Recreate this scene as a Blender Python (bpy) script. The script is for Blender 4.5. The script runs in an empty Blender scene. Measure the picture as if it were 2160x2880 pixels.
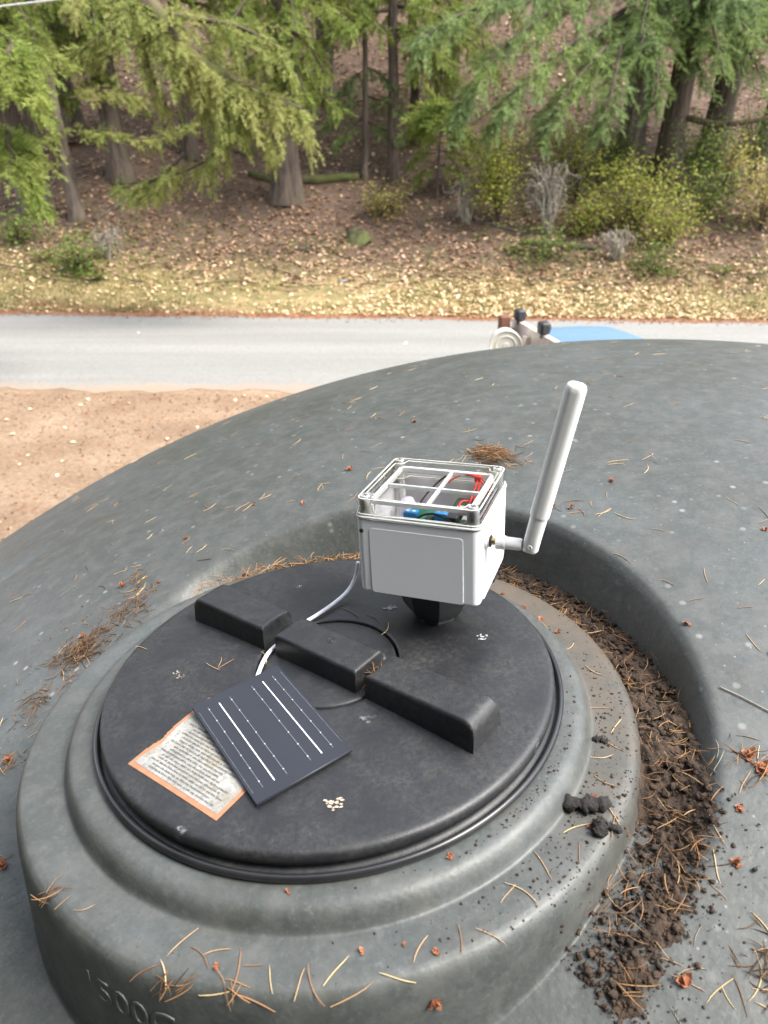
import bpy, bmesh, math, random
import numpy as np
from mathutils import Matrix, Vector
random.seed(7); rng = np.random.default_rng(11)
S = bpy.context.scene
COL = S.collection

# ------------------------------------------------------------------ camera, sky, sun, exposure
H_CAM = 3.10                                    # camera height above the yard
PITCH = math.radians(27.5)
# camera pose measured in the frame of the tank's lid (the tank leans a few degrees)
PT, RT = math.radians(25.76), math.radians(-4.682)
CT = np.array([0.0654, -0.5803, 0.4404])
def basis(p, r):
    F = np.array([0, math.cos(p), -math.sin(p)]); U = np.array([0, math.sin(p), math.cos(p)]); R = np.array([1., 0, 0])
    c, s = math.cos(r), math.sin(r)
    return np.stack([c*R + s*U, -s*R + c*U, -F], 1)
BT, BW = basis(PT, RT), basis(PITCH, 0.0)
RWT = BW @ BT.T
_c = RWT @ CT
ZL = H_CAM - _c[2]                              # height of the lid centre above the yard
CW = np.array([_c[0], _c[1], H_CAM])
MT = Matrix.Translation((0, 0, ZL)) @ Matrix(RWT.tolist()).to_4x4()     # tank frame -> world
cam = bpy.data.cameras.new('camera'); camo = bpy.data.objects.new('camera', cam); COL.objects.link(camo)
camo.matrix_world = Matrix.Translation(CW.tolist()) @ Matrix(BW.tolist()).to_4x4()
cam.sensor_fit = 'VERTICAL'; cam.sensor_height = 36.0; cam.lens = 26.0
cam.clip_start = 0.02; cam.clip_end = 500
cam.dof.use_dof = True; cam.dof.focus_distance = 0.80; cam.dof.aperture_fstop = 9.0
S.camera = camo

SUN_ELEV, SUN_AZ = math.radians(54), math.radians(108)   # azimuth: clockwise from +Y (ahead) to +X (right)
w = bpy.data.worlds.new('World'); S.world = w; w.use_nodes = True
nt = w.node_tree; bg = nt.nodes['Background']
sky = nt.nodes.new('ShaderNodeTexSky'); sky.sky_type = 'NISHITA'; sky.sun_disc = False
sky.sun_elevation = SUN_ELEV; sky.sun_rotation = SUN_AZ; sky.dust_density = 1.5; sky.air_density = 1.0; sky.ozone_density = 1.0
hs = nt.nodes.new('ShaderNodeHueSaturation'); hs.inputs['Saturation'].default_value = 0.35   # overcast: greyed sky
nt.links.new(sky.outputs[0], hs.inputs['Color']); nt.links.new(hs.outputs[0], bg.inputs[0]); bg.inputs[1].default_value = 0.12
sl = bpy.data.lights.new('sun', 'SUN'); so = bpy.data.objects.new('sun', sl); COL.objects.link(so)
sl.energy = 1.5; sl.angle = math.radians(28); sl.color = (1, .95, .87)
sd = Vector((math.sin(SUN_AZ)*math.cos(SUN_ELEV), math.cos(SUN_AZ)*math.cos(SUN_ELEV), math.sin(SUN_ELEV)))
so.rotation_euler = sd.to_track_quat('Z', 'Y').to_euler(); so.location = (0, 0, 30)
S.view_settings.view_transform = 'Standard'; S.view_settings.look = 'None'; S.view_settings.gamma = 1.0
S.view_settings.exposure = 2.50

# ------------------------------------------------------------------ helpers
def at(px, py, D):
    """point seen at (px,py) of the 1659x2212 study picture, D metres ahead of the camera (horizontal)"""
    x = (px/1659*2160 - 1080)/2080; y = -(py/1659*2160 - 1440)/2080
    d = BW @ np.array([x, y, -1.0])
    return CW + d*(D/d[1])
def sstep(a, b, x):
    t = np.clip((np.asarray(x, float) - a)/(b - a), 0, 1); return t*t*(3 - 2*t)
class MB:
    def __init__(s): s.V = []; s.F = []; s.n = 0
    def add(s, V, F):
        V = np.asarray(V, float).reshape(-1, 3); F = np.asarray(F, int)
        s.V.append(V); s.F.append(F + s.n); s.n += len(V); return s
    def box(s, c, d, M=None, taper=1.0):
        x, y, z = d[0]/2, d[1]/2, d[2]/2
        V = np.array([(-x,-y,-z),(x,-y,-z),(x,y,-z),(-x,y,-z),(-x*taper,-y*taper,z),(x*taper,-y*taper,z),(x*taper,y*taper,z),(-x*taper,y*taper,z)])
        if M is not None: V = V @ np.array(M).T
        return s.add(V + np.array(c), [(0,3,2,1),(4,5,6,7),(0,1,5,4),(1,2,6,5),(2,3,7,6),(3,0,4,7)])
    def tube(s, P, R, n=6, flat=1.0):
        P = np.asarray(P, float); k = len(P); R = np.broadcast_to(np.asarray(R, float), (k,))
        T = np.gradient(P, axis=0); T /= np.linalg.norm(T, axis=1)[:, None] + 1e-12
        u = np.cross(T[0], [0.31, 0.17, 0.94]); 
        if np.linalg.norm(u) < .1: u = np.cross(T[0], [1, 0, 0])
        u /= np.linalg.norm(u); a = np.linspace(0, 2*math.pi, n, endpoint=False); rows = []
        for i in range(k):
            u = u - T[i]*(u @ T[i]); u /= np.linalg.norm(u); v = np.cross(T[i], u)
            rows.append(P[i] + R[i]*(np.cos(a)[:, None]*u + flat*np.sin(a)[:, None]*v))
        V = np.concatenate(rows)
        F = [(i*n + j, i*n + (j+1) % n, (i+1)*n + (j+1) % n, (i+1)*n + j) for i in range(k-1) for j in range(n)]
        s.add(V, F); 
        o = s.n - len(V)
        s.F.append(np.array([[o + j for j in range(n)][::-1]])); s.F.append(np.array([[o + (k-1)*n + j for j in range(n)]]))
        return s
    def lathe(s, prof, n=48, c=(0, 0, 0), M=None):
        prof = np.asarray(prof, float); a = np.linspace(0, 2*math.pi, n, endpoint=False)
        V = np.concatenate([np.stack([r*np.cos(a), r*np.sin(a), np.full(n, z)], 1) for r, z in prof])
        if M is not None: V = V @ np.array(M).T
        F = [(i*n + j, i*n + (j+1) % n, (i+1)*n + (j+1) % n, (i+1)*n + j) for i in range(len(prof)-1) for j in range(n)]
        return s.add(V + np.array(c), F)
    def grid(s, G):
        G = np.asarray(G, float); a, b = G.shape[:2]; i = np.arange(a*b).reshape(a, b)
        F = np.stack([i[:-1, :-1], i[1:, :-1], i[1:, 1:], i[:-1, 1:]], -1).reshape(-1, 4)
        return s.add(G.reshape(-1, 3), F)
    def mesh(s, name, smooth=False):
        V = np.concatenate(s.V); me = bpy.data.meshes.new(name)
        sizes = np.concatenate([np.full(len(f), f.shape[1]) for f in s.F]); idx = np.concatenate([f.ravel() for f in s.F])
        me.vertices.add(len(V)); me.vertices.foreach_set('co', V.ravel())
        me.loops.add(len(idx)); me.loops.foreach_set('vertex_index', idx.astype(np.int32))
        me.polygons.add(len(sizes)); st = np.concatenate([[0], np.cumsum(sizes)[:-1]])
        me.polygons.foreach_set('loop_start', st.astype(np.int32))
        me.polygons.foreach_set('use_smooth', np.full(len(sizes), smooth))
        me.update(calc_edges=True); me.validate()
        return me
    def build(s, name, m, parent=None, smooth=False, auto=None):
        me = s.mesh(name, smooth or auto is not None)
        o = link(name, me, m, parent)
        if auto is not None:
            me.set_sharp_from_angle(angle=math.radians(auto)); md = o.modifiers.new('normals', 'WEIGHTED_NORMAL'); md.keep_sharp = True
        return o
def link(name, me, m=None, parent=None):
    o = bpy.data.objects.new(name, me); COL.objects.link(o)
    if m is not None and me is not None:
        me.materials.clear(); me.materials.append(m)
    if parent is not None: o.parent = parent
    return o
def bevel(o, wd, seg=2, ang=35):
    md = o.modifiers.new('bevel', 'BEVEL'); md.width = wd; md.segments = seg; md.limit_method = 'ANGLE'; md.angle_limit = math.radians(ang)
    o.data.polygons.foreach_set('use_smooth', np.full(len(o.data.polygons), True)); o.data.set_sharp_from_angle(angle=math.radians(50))
    return o
def empty(name, M=None):
    o = bpy.data.objects.new(name, None); COL.objects.link(o); o.empty_display_size = .05
    if M is not None: o.matrix_world = M
    return o
def tag(o, label=None, cat=None, group=None, kind=None):
    if label: o['label'] = label
    if cat: o['category'] = cat
    if group: o['group'] = group
    if kind: o['kind'] = kind
    return o

# ---- materials
def new_mat(name):
    m = bpy.data.materials.new(name); m.use_nodes = True; t = m.node_tree
    return m, t, t.nodes['Principled BSDF']
def N(t, typ, **kw):
    n = t.nodes.new(typ)
    for k, v in kw.items():
        if k.startswith('i_'):
            key = k[2:]; n.inputs[int(key) if key.isdigit() else key].default_value = v
        else: setattr(n, k, v)
    return n
def coords(t, space='Object'):
    return N(t, 'ShaderNodeTexCoord').outputs[space]
def noise(t, co, scale, detail=4, rough=.55, stretch=None):
    n = N(t, 'ShaderNodeTexNoise'); n.inputs['Scale'].default_value = scale; n.inputs['Detail'].default_value = detail; n.inputs['Roughness'].default_value = rough
    if stretch:
        mp = N(t, 'ShaderNodeMapping'); mp.inputs['Scale'].default_value = stretch; t.links.new(co, mp.inputs[0]); co = mp.outputs[0]
    t.links.new(co, n.inputs['Vector']); return n.outputs['Fac']
def ramp(t, fac, stops):
    r = N(t, 'ShaderNodeValToRGB'); e = r.color_ramp.elements
    while len(e) > 1: e.remove(e[-1])
    e[0].position = stops[0][0]; e[0].color = (*stops[0][1], 1) if len(stops[0][1]) == 3 else stops[0][1]
    for p, c in stops[1:]:
        x = e.new(p); x.color = (*c, 1)
    t.links.new(fac, r.inputs[0]); return r.outputs[0]
def g(v): return (v, v, v)
def mix(t, fac, a, b, mode='MIX'):
    n = N(t, 'ShaderNodeMix', data_type='RGBA', blend_type=mode)
    for sock, val in ((0, fac), (6, a), (7, b)):
        if hasattr(val, 'is_output') or hasattr(val, 'links'): t.links.new(val, n.inputs[sock])
        elif sock == 0: n.inputs[0].default_value = val
        else: n.inputs[sock].default_value = (*val, 1)
    return n.outputs[2]
def math_(t, op, a, b=0.0, clamp=False):
    n = N(t, 'ShaderNodeMath', operation=op, use_clamp=clamp)
    for i, val in enumerate((a, b)):
        if hasattr(val, 'links'): t.links.new(val, n.inputs[i])
        else: n.inputs[i].default_value = val
    return n.outputs[0]
def bump(t, p, h, strength, dist):
    b = N(t, 'ShaderNodeBump'); b.inputs['Strength'].default_value = strength; b.inputs['Distance'].default_value = dist
    t.links.new(h, b.inputs['Height']); t.links.new(b.outputs[0], p.inputs['Normal']); return b
def simple(name, c1, c2=None, scale=20, rough=.5, bs=0, bd=.001, metal=0.0, spec=.5, bscale=None, detail=4):
    m, t, p = new_mat(name); co = coords(t)
    p.inputs['Roughness'].default_value = rough; p.inputs['Metallic'].default_value = metal; p.inputs['Specular IOR Level'].default_value = spec
    f = noise(t, co, scale, detail)
    c2 = c2 or tuple(x*.8 for x in c1)
    t.links.new(ramp(t, f, [(.3, c2), (.7, c1)]), p.inputs['Base Color'])
    if bs: bump(t, p, noise(t, co, bscale or scale*4, 5), bs, bd)
    return m
def island(name, cols, rough=.7, trans=0.0, nscale=0, ncol=None, spec=.3):
    """many small pieces in one mesh: colour varies from piece to piece"""
    m, t, p = new_mat(name)
    ge = N(t, 'ShaderNodeNewGeometry')
    k = len(cols); c = ramp(t, ge.outputs['Random Per Island'], [(i/(k-1), cc) for i, cc in enumerate(cols)])
    if nscale:
        c = mix(t, ramp(t, noise(t, coords(t), nscale, 3), [(.42, g(0)), (.62, g(1))]), c, ncol)
    t.links.new(c, p.inputs['Base Color']); p.inputs['Roughness'].default_value = rough; p.inputs['Specular IOR Level'].default_value = spec
    if trans:
        tr = N(t, 'ShaderNodeBsdfTranslucent'); t.links.new(c, tr.inputs[0]); mx = N(t, 'ShaderNodeMixShader'); mx.inputs[0].default_value = trans
        t.links.new(p.outputs[0], mx.inputs[1]); t.links.new(tr.outputs[0], mx.inputs[2]); t.links.new(mx.outputs[0], t.nodes['Material Output'].inputs[0])
    return m

def tank_mat():
    m, t, p = new_mat('weathered_green_poly'); co = coords(t)
    big = noise(t, co, 3.2, 5, .6)
    c = ramp(t, big, [(.28, (.041, .045, .040)), (.5, (.052, .058, .055)), (.70, (.070, .080, .082))])
    gr = noise(t, co, 190, 5, .8)
    c = mix(t, ramp(t, gr, [(.36, g(.55)), (.5, g(0))]), c, (.040, .042, .037)); c = mix(t, ramp(t, gr, [(.54, g(0)), (.68, g(.6))]), c, (.104, .109, .106))
    fine = noise(t, co, 38, 6, .65)
    c = mix(t, ramp(t, fine, [(.44, g(0)), (.70, g(.75))]), c, (.088, .089, .083))
    streak = noise(t, co, 16, 5, .7)
    c = mix(t, ramp(t, streak, [(.52, g(0)), (.70, g(.45))]), c, (.052, .050, .042))
    xyz = N(t, 'ShaderNodeSeparateXYZ'); t.links.new(co, xyz.inputs[0])
    r = math_(t, 'SQRT', math_(t, 'ADD', math_(t, 'POWER', xyz.outputs[0], 2.0), math_(t, 'POWER', xyz.outputs[1], 2.0)))
    # dried rain spots
    opn = ramp(t, r, [(.30, g(.12)), (.36, g(1))])
    v = N(t, 'ShaderNodeTexVoronoi'); v.inputs['Scale'].default_value = 46; t.links.new(co, v.inputs['Vector'])
    sp = ramp(t, v.outputs['Distance'], [(.10, g(1)), (.20, g(0))])
    sel = ramp(t, v.outputs['Color'], [(.50, g(0)), (.62, g(1))])
    pat = ramp(t, noise(t, co, 2.4, 3), [(.38, g(.12)), (.60, g(.85))])
    c = mix(t, math_(t, 'MULTIPLY', math_(t, 'MULTIPLY', math_(t, 'MULTIPLY', sp, sel), pat), opn), c, (.23, .235, .235))
    v2 = N(t, 'ShaderNodeTexVoronoi'); v2.inputs['Scale'].default_value = 120; t.links.new(co, v2.inputs['Vector'])
    sp2 = ramp(t, v2.outputs['Distance'], [(.08, g(1)), (.16, g(0))]); sel2 = ramp(t, v2.outputs['Color'], [(.66, g(0)), (.74, g(.7))])
    c = mix(t, math_(t, 'MULTIPLY', math_(t, 'MULTIPLY', sp2, sel2), opn), c, (.19, .19, .18))
    # soil specks and brown silt on the ledge beside the soil-filled moat
    ring = math_(t, 'MULTIPLY', ramp(t, r, [(.240, g(0)), (.252, g(1)), (.284, g(1)), (.298, g(.3)), (.305, g(0))]),
                 ramp(t, math_(t, 'ADD', math_(t, 'MULTIPLY', xyz.outputs[0], 1.6), math_(t, 'ADD', math_(t, 'MULTIPLY', xyz.outputs[1], 1.3), .35)), [(.30, g(0)), (.85, g(1))]))
    sil = math_(t, 'MULTIPLY', ring, ramp(t, noise(t, co, 26, 6, .7), [(.30, g(.15)), (.62, g(1))]))
    c = mix(t, sil, c, (.095, .073, .052))
    sn = N(t, 'ShaderNodeTexNoise'); sn.inputs['Scale'].default_value = 420; sn.inputs['Detail'].default_value = 2; t.links.new(co, sn.inputs['Vector'])
    spk = math_(t, 'MULTIPLY', ramp(t, sn.outputs['Fac'], [(.66, g(0)), (.70, g(1))]), ramp(t, noise(t, co, 9, 3), [(.45, g(0)), (.6, g(1))]))
    c = mix(t, math_(t, 'MULTIPLY', spk, .6), c, (.034, .026, .019))
    t.links.new(c, p.inputs['Base Color'])
    ro = ramp(t, noise(t, co, 12, 5, .7), [(.3, g(.36)), (.7, g(.58))]); t.links.new(ro, p.inputs['Roughness'])
    p.inputs['Specular IOR Level'].default_value = .45
    h = math_(t, 'ADD', math_(t, 'MULTIPLY', noise(t, co, 22, 4), 1.0), math_(t, 'MULTIPLY', noise(t, co, 260, 3), .12))
    bump(t, p, h, .45, .004)
    return m
def lid_mat(name='black_lid_plastic', dust=1.0):
    m, t, p = new_mat(name); co = coords(t)
    c = ramp(t, noise(t, co, 7, 5, .6), [(.3, (.0060, .0066, .0085)), (.7, (.0105, .0112, .0138))])
    d = math_(t, 'MULTIPLY', ramp(t, noise(t, co, 17, 8, .75), [(.40, g(.05)), (.68, g(1.0*dust))]), ramp(t, noise(t, co, 210, 5, .8), [(.40, g(.05)), (.62, g(1))]))
    c = mix(t, d, c, (.040, .039, .036))
    s2 = math_(t, 'MULTIPLY', ramp(t, noise(t, co, 31, 2, .5), [(.70, g(0)), (.76, g(.9*dust))]), ramp(t, noise(t, co, 260, 3, .7), [(.45, g(0)), (.6, g(1))]))
    c = mix(t, s2, c, (.28, .29, .30))
    t.links.new(c, p.inputs['Base Color'])
    t.links.new(ramp(t, noise(t, co, 18, 5, .7), [(.3, g(.40)), (.7, g(.60))]), p.inputs['Roughness'])
    p.inputs['Specular IOR Level'].default_value = .5
    v = N(t, 'ShaderNodeTexVoronoi'); v.inputs['Scale'].default_value = 520; t.links.new(co, v.inputs['Vector'])
    bump(t, p, math_(t, 'ADD', v.outputs['Distance'], noise(t, co, 300, 3)), .14, .0005)
    return m
def clear_mat(name, fac, tint=(1, 1, 1), milky=0.0):
    m, t, p = new_mat(name); co = coords(t)
    out = t.nodes['Material Output']; tr = N(t, 'ShaderNodeBsdfTransparent'); tr.inputs[0].default_value = (*tint, 1)
    gl = N(t, 'ShaderNodeBsdfGlossy'); gl.inputs['Roughness'].default_value = .06
    fr = N(t, 'ShaderNodeFresnel'); fr.inputs[0].default_value = 1.45
    f = math_(t, 'ADD', math_(t, 'MULTIPLY', fr.outputs[0], 1.0), fac, clamp=True)
    mx = N(t, 'ShaderNodeMixShader'); t.links.new(f, mx.inputs[0]); t.links.new(tr.outputs[0], mx.inputs[1]); t.links.new(gl.outputs[0], mx.inputs[2])
    last = mx.outputs[0]
    if milky:
        p.inputs['Base Color'].default_value = (.80, .80, .76, 1); p.inputs['Roughness'].default_value = .2
        m2 = N(t, 'ShaderNodeMixShader')
        k = math_(t, 'MULTIPLY', ramp(t, noise(t, co, 60, 3), [(.3, g(.7)), (.7, g(1))]), milky)
        t.links.new(k, m2.inputs[0]); t.links.new(last, m2.inputs[1]); t.links.new(p.outputs[0], m2.inputs[2]); last = m2.outputs[0]
    t.links.new(last, out.inputs[0])
    return m
def bark_mat(name, c1, c2, moss=.0, scale=1.0):
    m, t, p = new_mat(name); co = coords(t)
    f = noise(t, co, 9*scale, 6, .7, (1, 1, .16))
    c = ramp(t, f, [(.35, c2), (.62, c1)])
    if moss: c = mix(t, ramp(t, noise(t, co, 2.2, 5, .65), [(.62 - moss*.3, g(0)), (.72 - moss*.2, g(.9))]), c, (.075, .085, .018))
    t.links.new(c, p.inputs['Base Color']); p.inputs['Roughness'].default_value = .9
    bump(t, p, f, .9, .05)
    return m
def hill_mat():
    m, t, p = new_mat('forest_floor'); co = coords(t)
    xyz = N(t, 'ShaderNodeSeparateXYZ'); t.links.new(co, xyz.inputs[0])
    dd = math_(t, 'SUBTRACT', math_(t, 'ADD', xyz.outputs[1], math_(t, 'MULTIPLY', xyz.outputs[0], .05)), 13.0)   # metres beyond the road edge
    dd = math_(t, 'ADD', dd, math_(t, 'MULTIPLY', math_(t, 'SUBTRACT', noise(t, co, .7, 4), .5), 2.2))
    soil = ramp(t, noise(t, co, 5, 6, .7), [(.3, (.048, .029, .018)), (.55, (.10, .062, .040)), (.75, (.18, .115, .078))])
    moss = ramp(t, noise(t, co, 3, 5, .65), [(.3, (.11, .10, .035)), (.45, (.19, .15, .06)), (.58, (.27, .20, .09)), (.75, (.31, .21, .12))])
    red = ramp(t, noise(t, co, 9, 5, .7), [(.3, (.17, .075, .035)), (.7, (.27, .14, .075))])
    c = mix(t, ramp(t, math_(t, 'MULTIPLY', dd, .1), [(.22, g(0)), (.36, g(1))]), moss, soil)
    c = mix(t, ramp(t, math_(t, 'MULTIPLY', dd, .1), [(.03, g(1)), (.085, g(0))]), c, red)
    t.links.new(c, p.inputs['Base Color']); p.inputs['Roughness'].default_value = .95
    bump(t, p, noise(t, co, 14, 6, .7), .8, .06)
    return m
def yard_mat():
    m, t, p = new_mat('reddish_gravel'); co = coords(t)
    c = ramp(t, noise(t, co, 1.1, 6, .65), [(.3, (.155, .095, .056)), (.5, (.215, .145, .090)), (.7, (.285, .205, .138))])
    c = mix(t, ramp(t, noise(t, co, 17, 6, .8), [(.46, g(0)), (.66, g(.8))]), c, (.105, .054, .030))
    c = mix(t, ramp(t, noise(t, co, 26, 5, .8), [(.55, g(0)), (.68, g(.8))]), c, (.38, .30, .215))
    xyz = N(t, 'ShaderNodeSeparateXYZ'); t.links.new(co, xyz.inputs[0])     # unseen ground behind the tank, darkened to cut bounced light
    bounce_cut = ramp(t, math_(t, 'ADD', math_(t, 'MULTIPLY', xyz.outputs[1], .1), math_(t, 'MULTIPLY', noise(t, co, .6, 4), .2)), [(.0, g(1)), (.15, g(0))])
    c = mix(t, bounce_cut, c, ramp(t, noise(t, co, 6, 6, .7), [(.3, (.03, .02, .013)), (.7, (.075, .05, .032))]))
    t.links.new(c, p.inputs['Base Color']); p.inputs['Roughness'].default_value = .95
    bump(t, p, noise(t, co, 60, 5, .7), .6, .02)
    return m
def road_mat():
    m, t, p = new_mat('worn_pale_asphalt'); co = coords(t)
    c = ramp(t, noise(t, co, .9, 5, .6, (.12, 1.6, 1)), [(.3, (.160, .154, .142)), (.7, (.230, .222, .206))])
    c = mix(t, ramp(t, noise(t, co, 21, 6, .85), [(.38, g(.7)), (.56, g(0))]), c, (.135, .135, .131))
    c = mix(t, ramp(t, noise(t, co, 27, 5, .85), [(.54, g(0)), (.68, g(.7))]), c, (.31, .298, .278))
    xyz = N(t, 'ShaderNodeSeparateXYZ'); t.links.new(co, xyz.inputs[0])
    e = math_(t, 'ADD', math_(t, 'ADD', xyz.outputs[1], math_(t, 'MULTIPLY', xyz.outputs[0], .03)), math_(t, 'MULTIPLY', noise(t, co, 1.6, 6, .7), .7))
    nearm = ramp(t, math_(t, 'MULTIPLY', math_(t, 'SUBTRACT', e, 8.5), .3), [(.17, g(.85)), (.30, g(0))])
    c = mix(t, nearm, c, (.27, .18, .115))
    t.links.new(c, p.inputs['Base Color']); p.inputs['Roughness'].default_value = .85
    bump(t, p, noise(t, co, 120, 4, .7), .4, .008)
    return m
M = dict(
    tank=tank_mat(), lid=lid_mat(), cap=lid_mat('black_cap_plastic', .8), seal=simple('glossy_black_rubber', (.012, .012, .013), (.02, .02, .022), 30, .28),
    white=simple('white_enclosure_plastic', (.70, .70, .72), (.67, .67, .69), 8, .32, .05, .0004, bscale=300),
    white2=simple('white_printed_plastic', (.78, .78, .78), (.70, .70, .72), 40, .55),
    ant=simple('white_antenna_rubber', (.72, .71, .695), (.68, .67, .65), 14, .5, .06, .0003, bscale=500),
    clear=clear_mat('clear_polycarbonate', .02), rimclear=clear_mat('clear_polycarbonate_edge', .12, (.97, .97, .95), .8), boss=clear_mat('clear_screw_post', .06, (.94, .93, .90), .6),
    steel=simple('screw_head_metal', (.75, .75, .73), (.6, .6, .58), 200, .3, metal=.7), slot=simple('dark_slot', (.05, .05, .05), None, 50, .6),
    brass=simple('brass_thread', (.62, .46, .20), (.45, .33, .15), 150, .32, metal=.9), blackp=simple('black_moulded_plastic', (.014, .015, .017), (.022, .023, .026), 12, .5, .2, .0005, bscale=300),
    pcb=simple('green_circuit_board', (.02, .17, .10), (.015, .11, .07), 120, .4), bluep=simple('blue_terminal_plastic', (.02, .25, .60), (.02, .20, .5), 90, .4),
    redw=simple('red_wire_insulation', (.60, .025, .02), (.5, .02, .02), 60, .4), blackw=simple('black_wire_insulation', (.015, .015, .016), None, 60, .4),
    chip=simple('dark_component', (.02, .02, .024), (.05, .05, .055), 160, .45), tin=simple('component_cream', (.62, .58, .48), (.5, .47, .4), 90, .5),
    cable=simple('white_cable_jacket', (.76, .76, .79), (.70, .70, .74), 50, .4),
    solar=simple('dark_solar_laminate', (.011, .0125, .019), (.015, .017, .024), 9, .42, .12, .0003, bscale=700), silver=simple('silver_busbar', (.80, .80, .82), (.70, .70, .72), 300, .35, metal=.2),
    fineline=simple('fine_silver_line', (.22, .23, .26), (.12, .13, .15), 160, .4), edge=simple('panel_edge', (.02, .02, .024), None, 60, .5),
    paper=None, orange=simple('faded_orange_print', (.36, .155, .08), (.27, .115, .062), 120, .7, .2, .0004), ink=simple('black_print_ink', (.035, .033, .03), (.10, .095, .085), 220, .7),
    barkg=bark_mat('grey_fir_bark', (.15, .115, .09), (.04, .029, .022), .25), barkb=bark_mat('dark_fir_bark', (.115, .085, .065), (.028, .02, .015), .15), barkm=bark_mat('mossy_bark', (.10, .068, .042), (.026, .018, .012), .45),
    twig=simple('grey_dead_twig', (.36, .32, .26), (.19, .165, .13), 6, .9), twigd=simple('brown_twig', (.075, .05, .035), (.04, .028, .02), 8, .9),
    mosslog=bark_mat('moss_covered_log', (.06, .045, .03), (.022, .016, .011), .7),
    hill=hill_mat(), yard=yard_mat(), road=road_mat(),
    soil=simple('dark_moat_soil', (.062, .038, .023), (.019, .012, .0075), 60, .95, 1.0, .004, bscale=220, detail=6),
    bark_bit=simple('charred_bark', (.022, .018, .016), (.008, .007, .006), 90, .85, 1.0, .003, bscale=300),
    bud=simple('orange_bud_scale', (.33, .115, .045), (.17, .055, .025), 160, .7, .5, .001, bscale=400),
)
def paper_mat():
    m, t, p = new_mat('weathered_label_paper'); co = coords(t)
    c = ramp(t, noise(t, co, 40, 6, .7), [(.3, (.16, .156, .142)), (.6, (.29, .287, .275))])
    c = mix(t, ramp(t, noise(t, co, 28, 6, .75), [(.52, g(0)), (.66, g(.8))]), c, (.21, .175, .115))
    c = mix(t, ramp(t, noise(t, co, 300, 4, .75), [(.52, g(0)), (.64, g(.7))]), c, (.10, .095, .08))
    t.links.new(c, p.inputs['Base Color']); p.inputs['Roughness'].default_value = .7
    bump(t, p, noise(t, co, 260, 4, .7), .5, .0006); return m
M['paper'] = paper_mat()
NEEDLE = [simple('tan_needle', (.46, .30, .16), (.32, .19, .095), 200, .6), simple('orange_brown_needle', (.32, .16, .075), (.20, .095, .045), 200, .6),
          simple('pale_straw_needle', (.62, .46, .24), (.48, .32, .15), 200, .6), simple('dark_brown_needle', (.09, .05, .03), (.05, .03, .02), 200, .7), simple('grey_needle', (.27, .24, .19), (.17, .15, .12), 200, .7)]
NMIX = island('mixed_dry_needles', [(.05, .03, .018), (.13, .07, .035), (.26, .13, .055), (.40, .22, .09), (.16, .08, .04), (.50, .34, .17)], .65)
NMIXD = island('mixed_dark_litter', [(.03, .02, .012), (.07, .042, .024), (.13, .075, .04), (.20, .10, .045), (.06, .035, .02), (.40, .26, .13)], .75)

# ------------------------------------------------------------------ ground, road, hillside
def far_edge(x): return 13.0 - .05*x
def near_edge(x): return 8.82 - .015*x
def vnoise(X, Y, seed=0):
    r = np.zeros_like(X); q = np.random.default_rng(seed)
    for k in range(7):
        a = q.uniform(0, 6.28); f = .35*1.6**k; r += np.sin(f*(X*np.cos(a) + Y*np.sin(a)) + q.uniform(0, 6.28))/1.5**k
    return r/2.6
def hz(x, y):
    x = np.asarray(x, float); y = np.asarray(y, float); d = y - far_edge(x)
    z = .035*np.clip(d, 0, None) + .065*np.clip(d - .5, 0, None)
    d1 = np.clip(d - 2.2, 0, None); z = z + .30*(np.sqrt(d1*d1 + .8) - math.sqrt(.8))
    d2 = np.clip(d - 8, 0, None); z = z + .14*(np.sqrt(d2*d2 + 3) - math.sqrt(3))
    z = z + sstep(1.5, 5, d)*.20*vnoise(x, y, 3) + sstep(.6, 2, d)*.05*vnoise(x*3, y*3, 5)
    z = z + .35*sstep(-4.0, -7.5, x)*sstep(.5, 2.8, d)
    return z
xs = np.linspace(-45, 45, 181); ds = np.concatenate([np.linspace(-.6, 12, 100), np.linspace(12.6, 85, 40)])
X, D_ = np.meshgrid(xs, ds, indexing='ij'); Y = D_ + far_edge(X); Z = hz(X, Y); Z[:, 0:3] = -.015
tag(MB().grid(np.stack([X, Y, Z], -1)[:, ::-1]).build('hillside', M['hill'], smooth=True), kind='structure')
xs = np.linspace(-90, 90, 61); ys = np.linspace(-90, 13.2, 80)
X, Y = np.meshgrid(xs, ys, indexing='ij'); Z = np.zeros_like(X) - .03*sstep(12.0, 12.8, Y)
tag(MB().grid(np.stack([X, Y, Z], -1)[:, ::-1]).build('yard_ground', M['yard'], smooth=True), kind='structure')
xs = np.linspace(-60, 60, 961); rows = []
for x in xs:
    a, b = near_edge(x) + .06*math.sin(x*2.3) + .05*math.sin(x*7.1) + .03*math.sin(x*17.3), far_edge(x) + .04*math.sin(x*1.9 + 1) + .03*math.sin(x*6.3)
    rows.append([(x, a + (b - a)*t_, .004 + .03*4*t_*(1 - t_)) for t_ in np.linspace(0, 1, 9)])
tag(MB().grid(np.array(rows)[:, ::-1]).build('road', M['road'], smooth=True), kind='structure')

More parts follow.
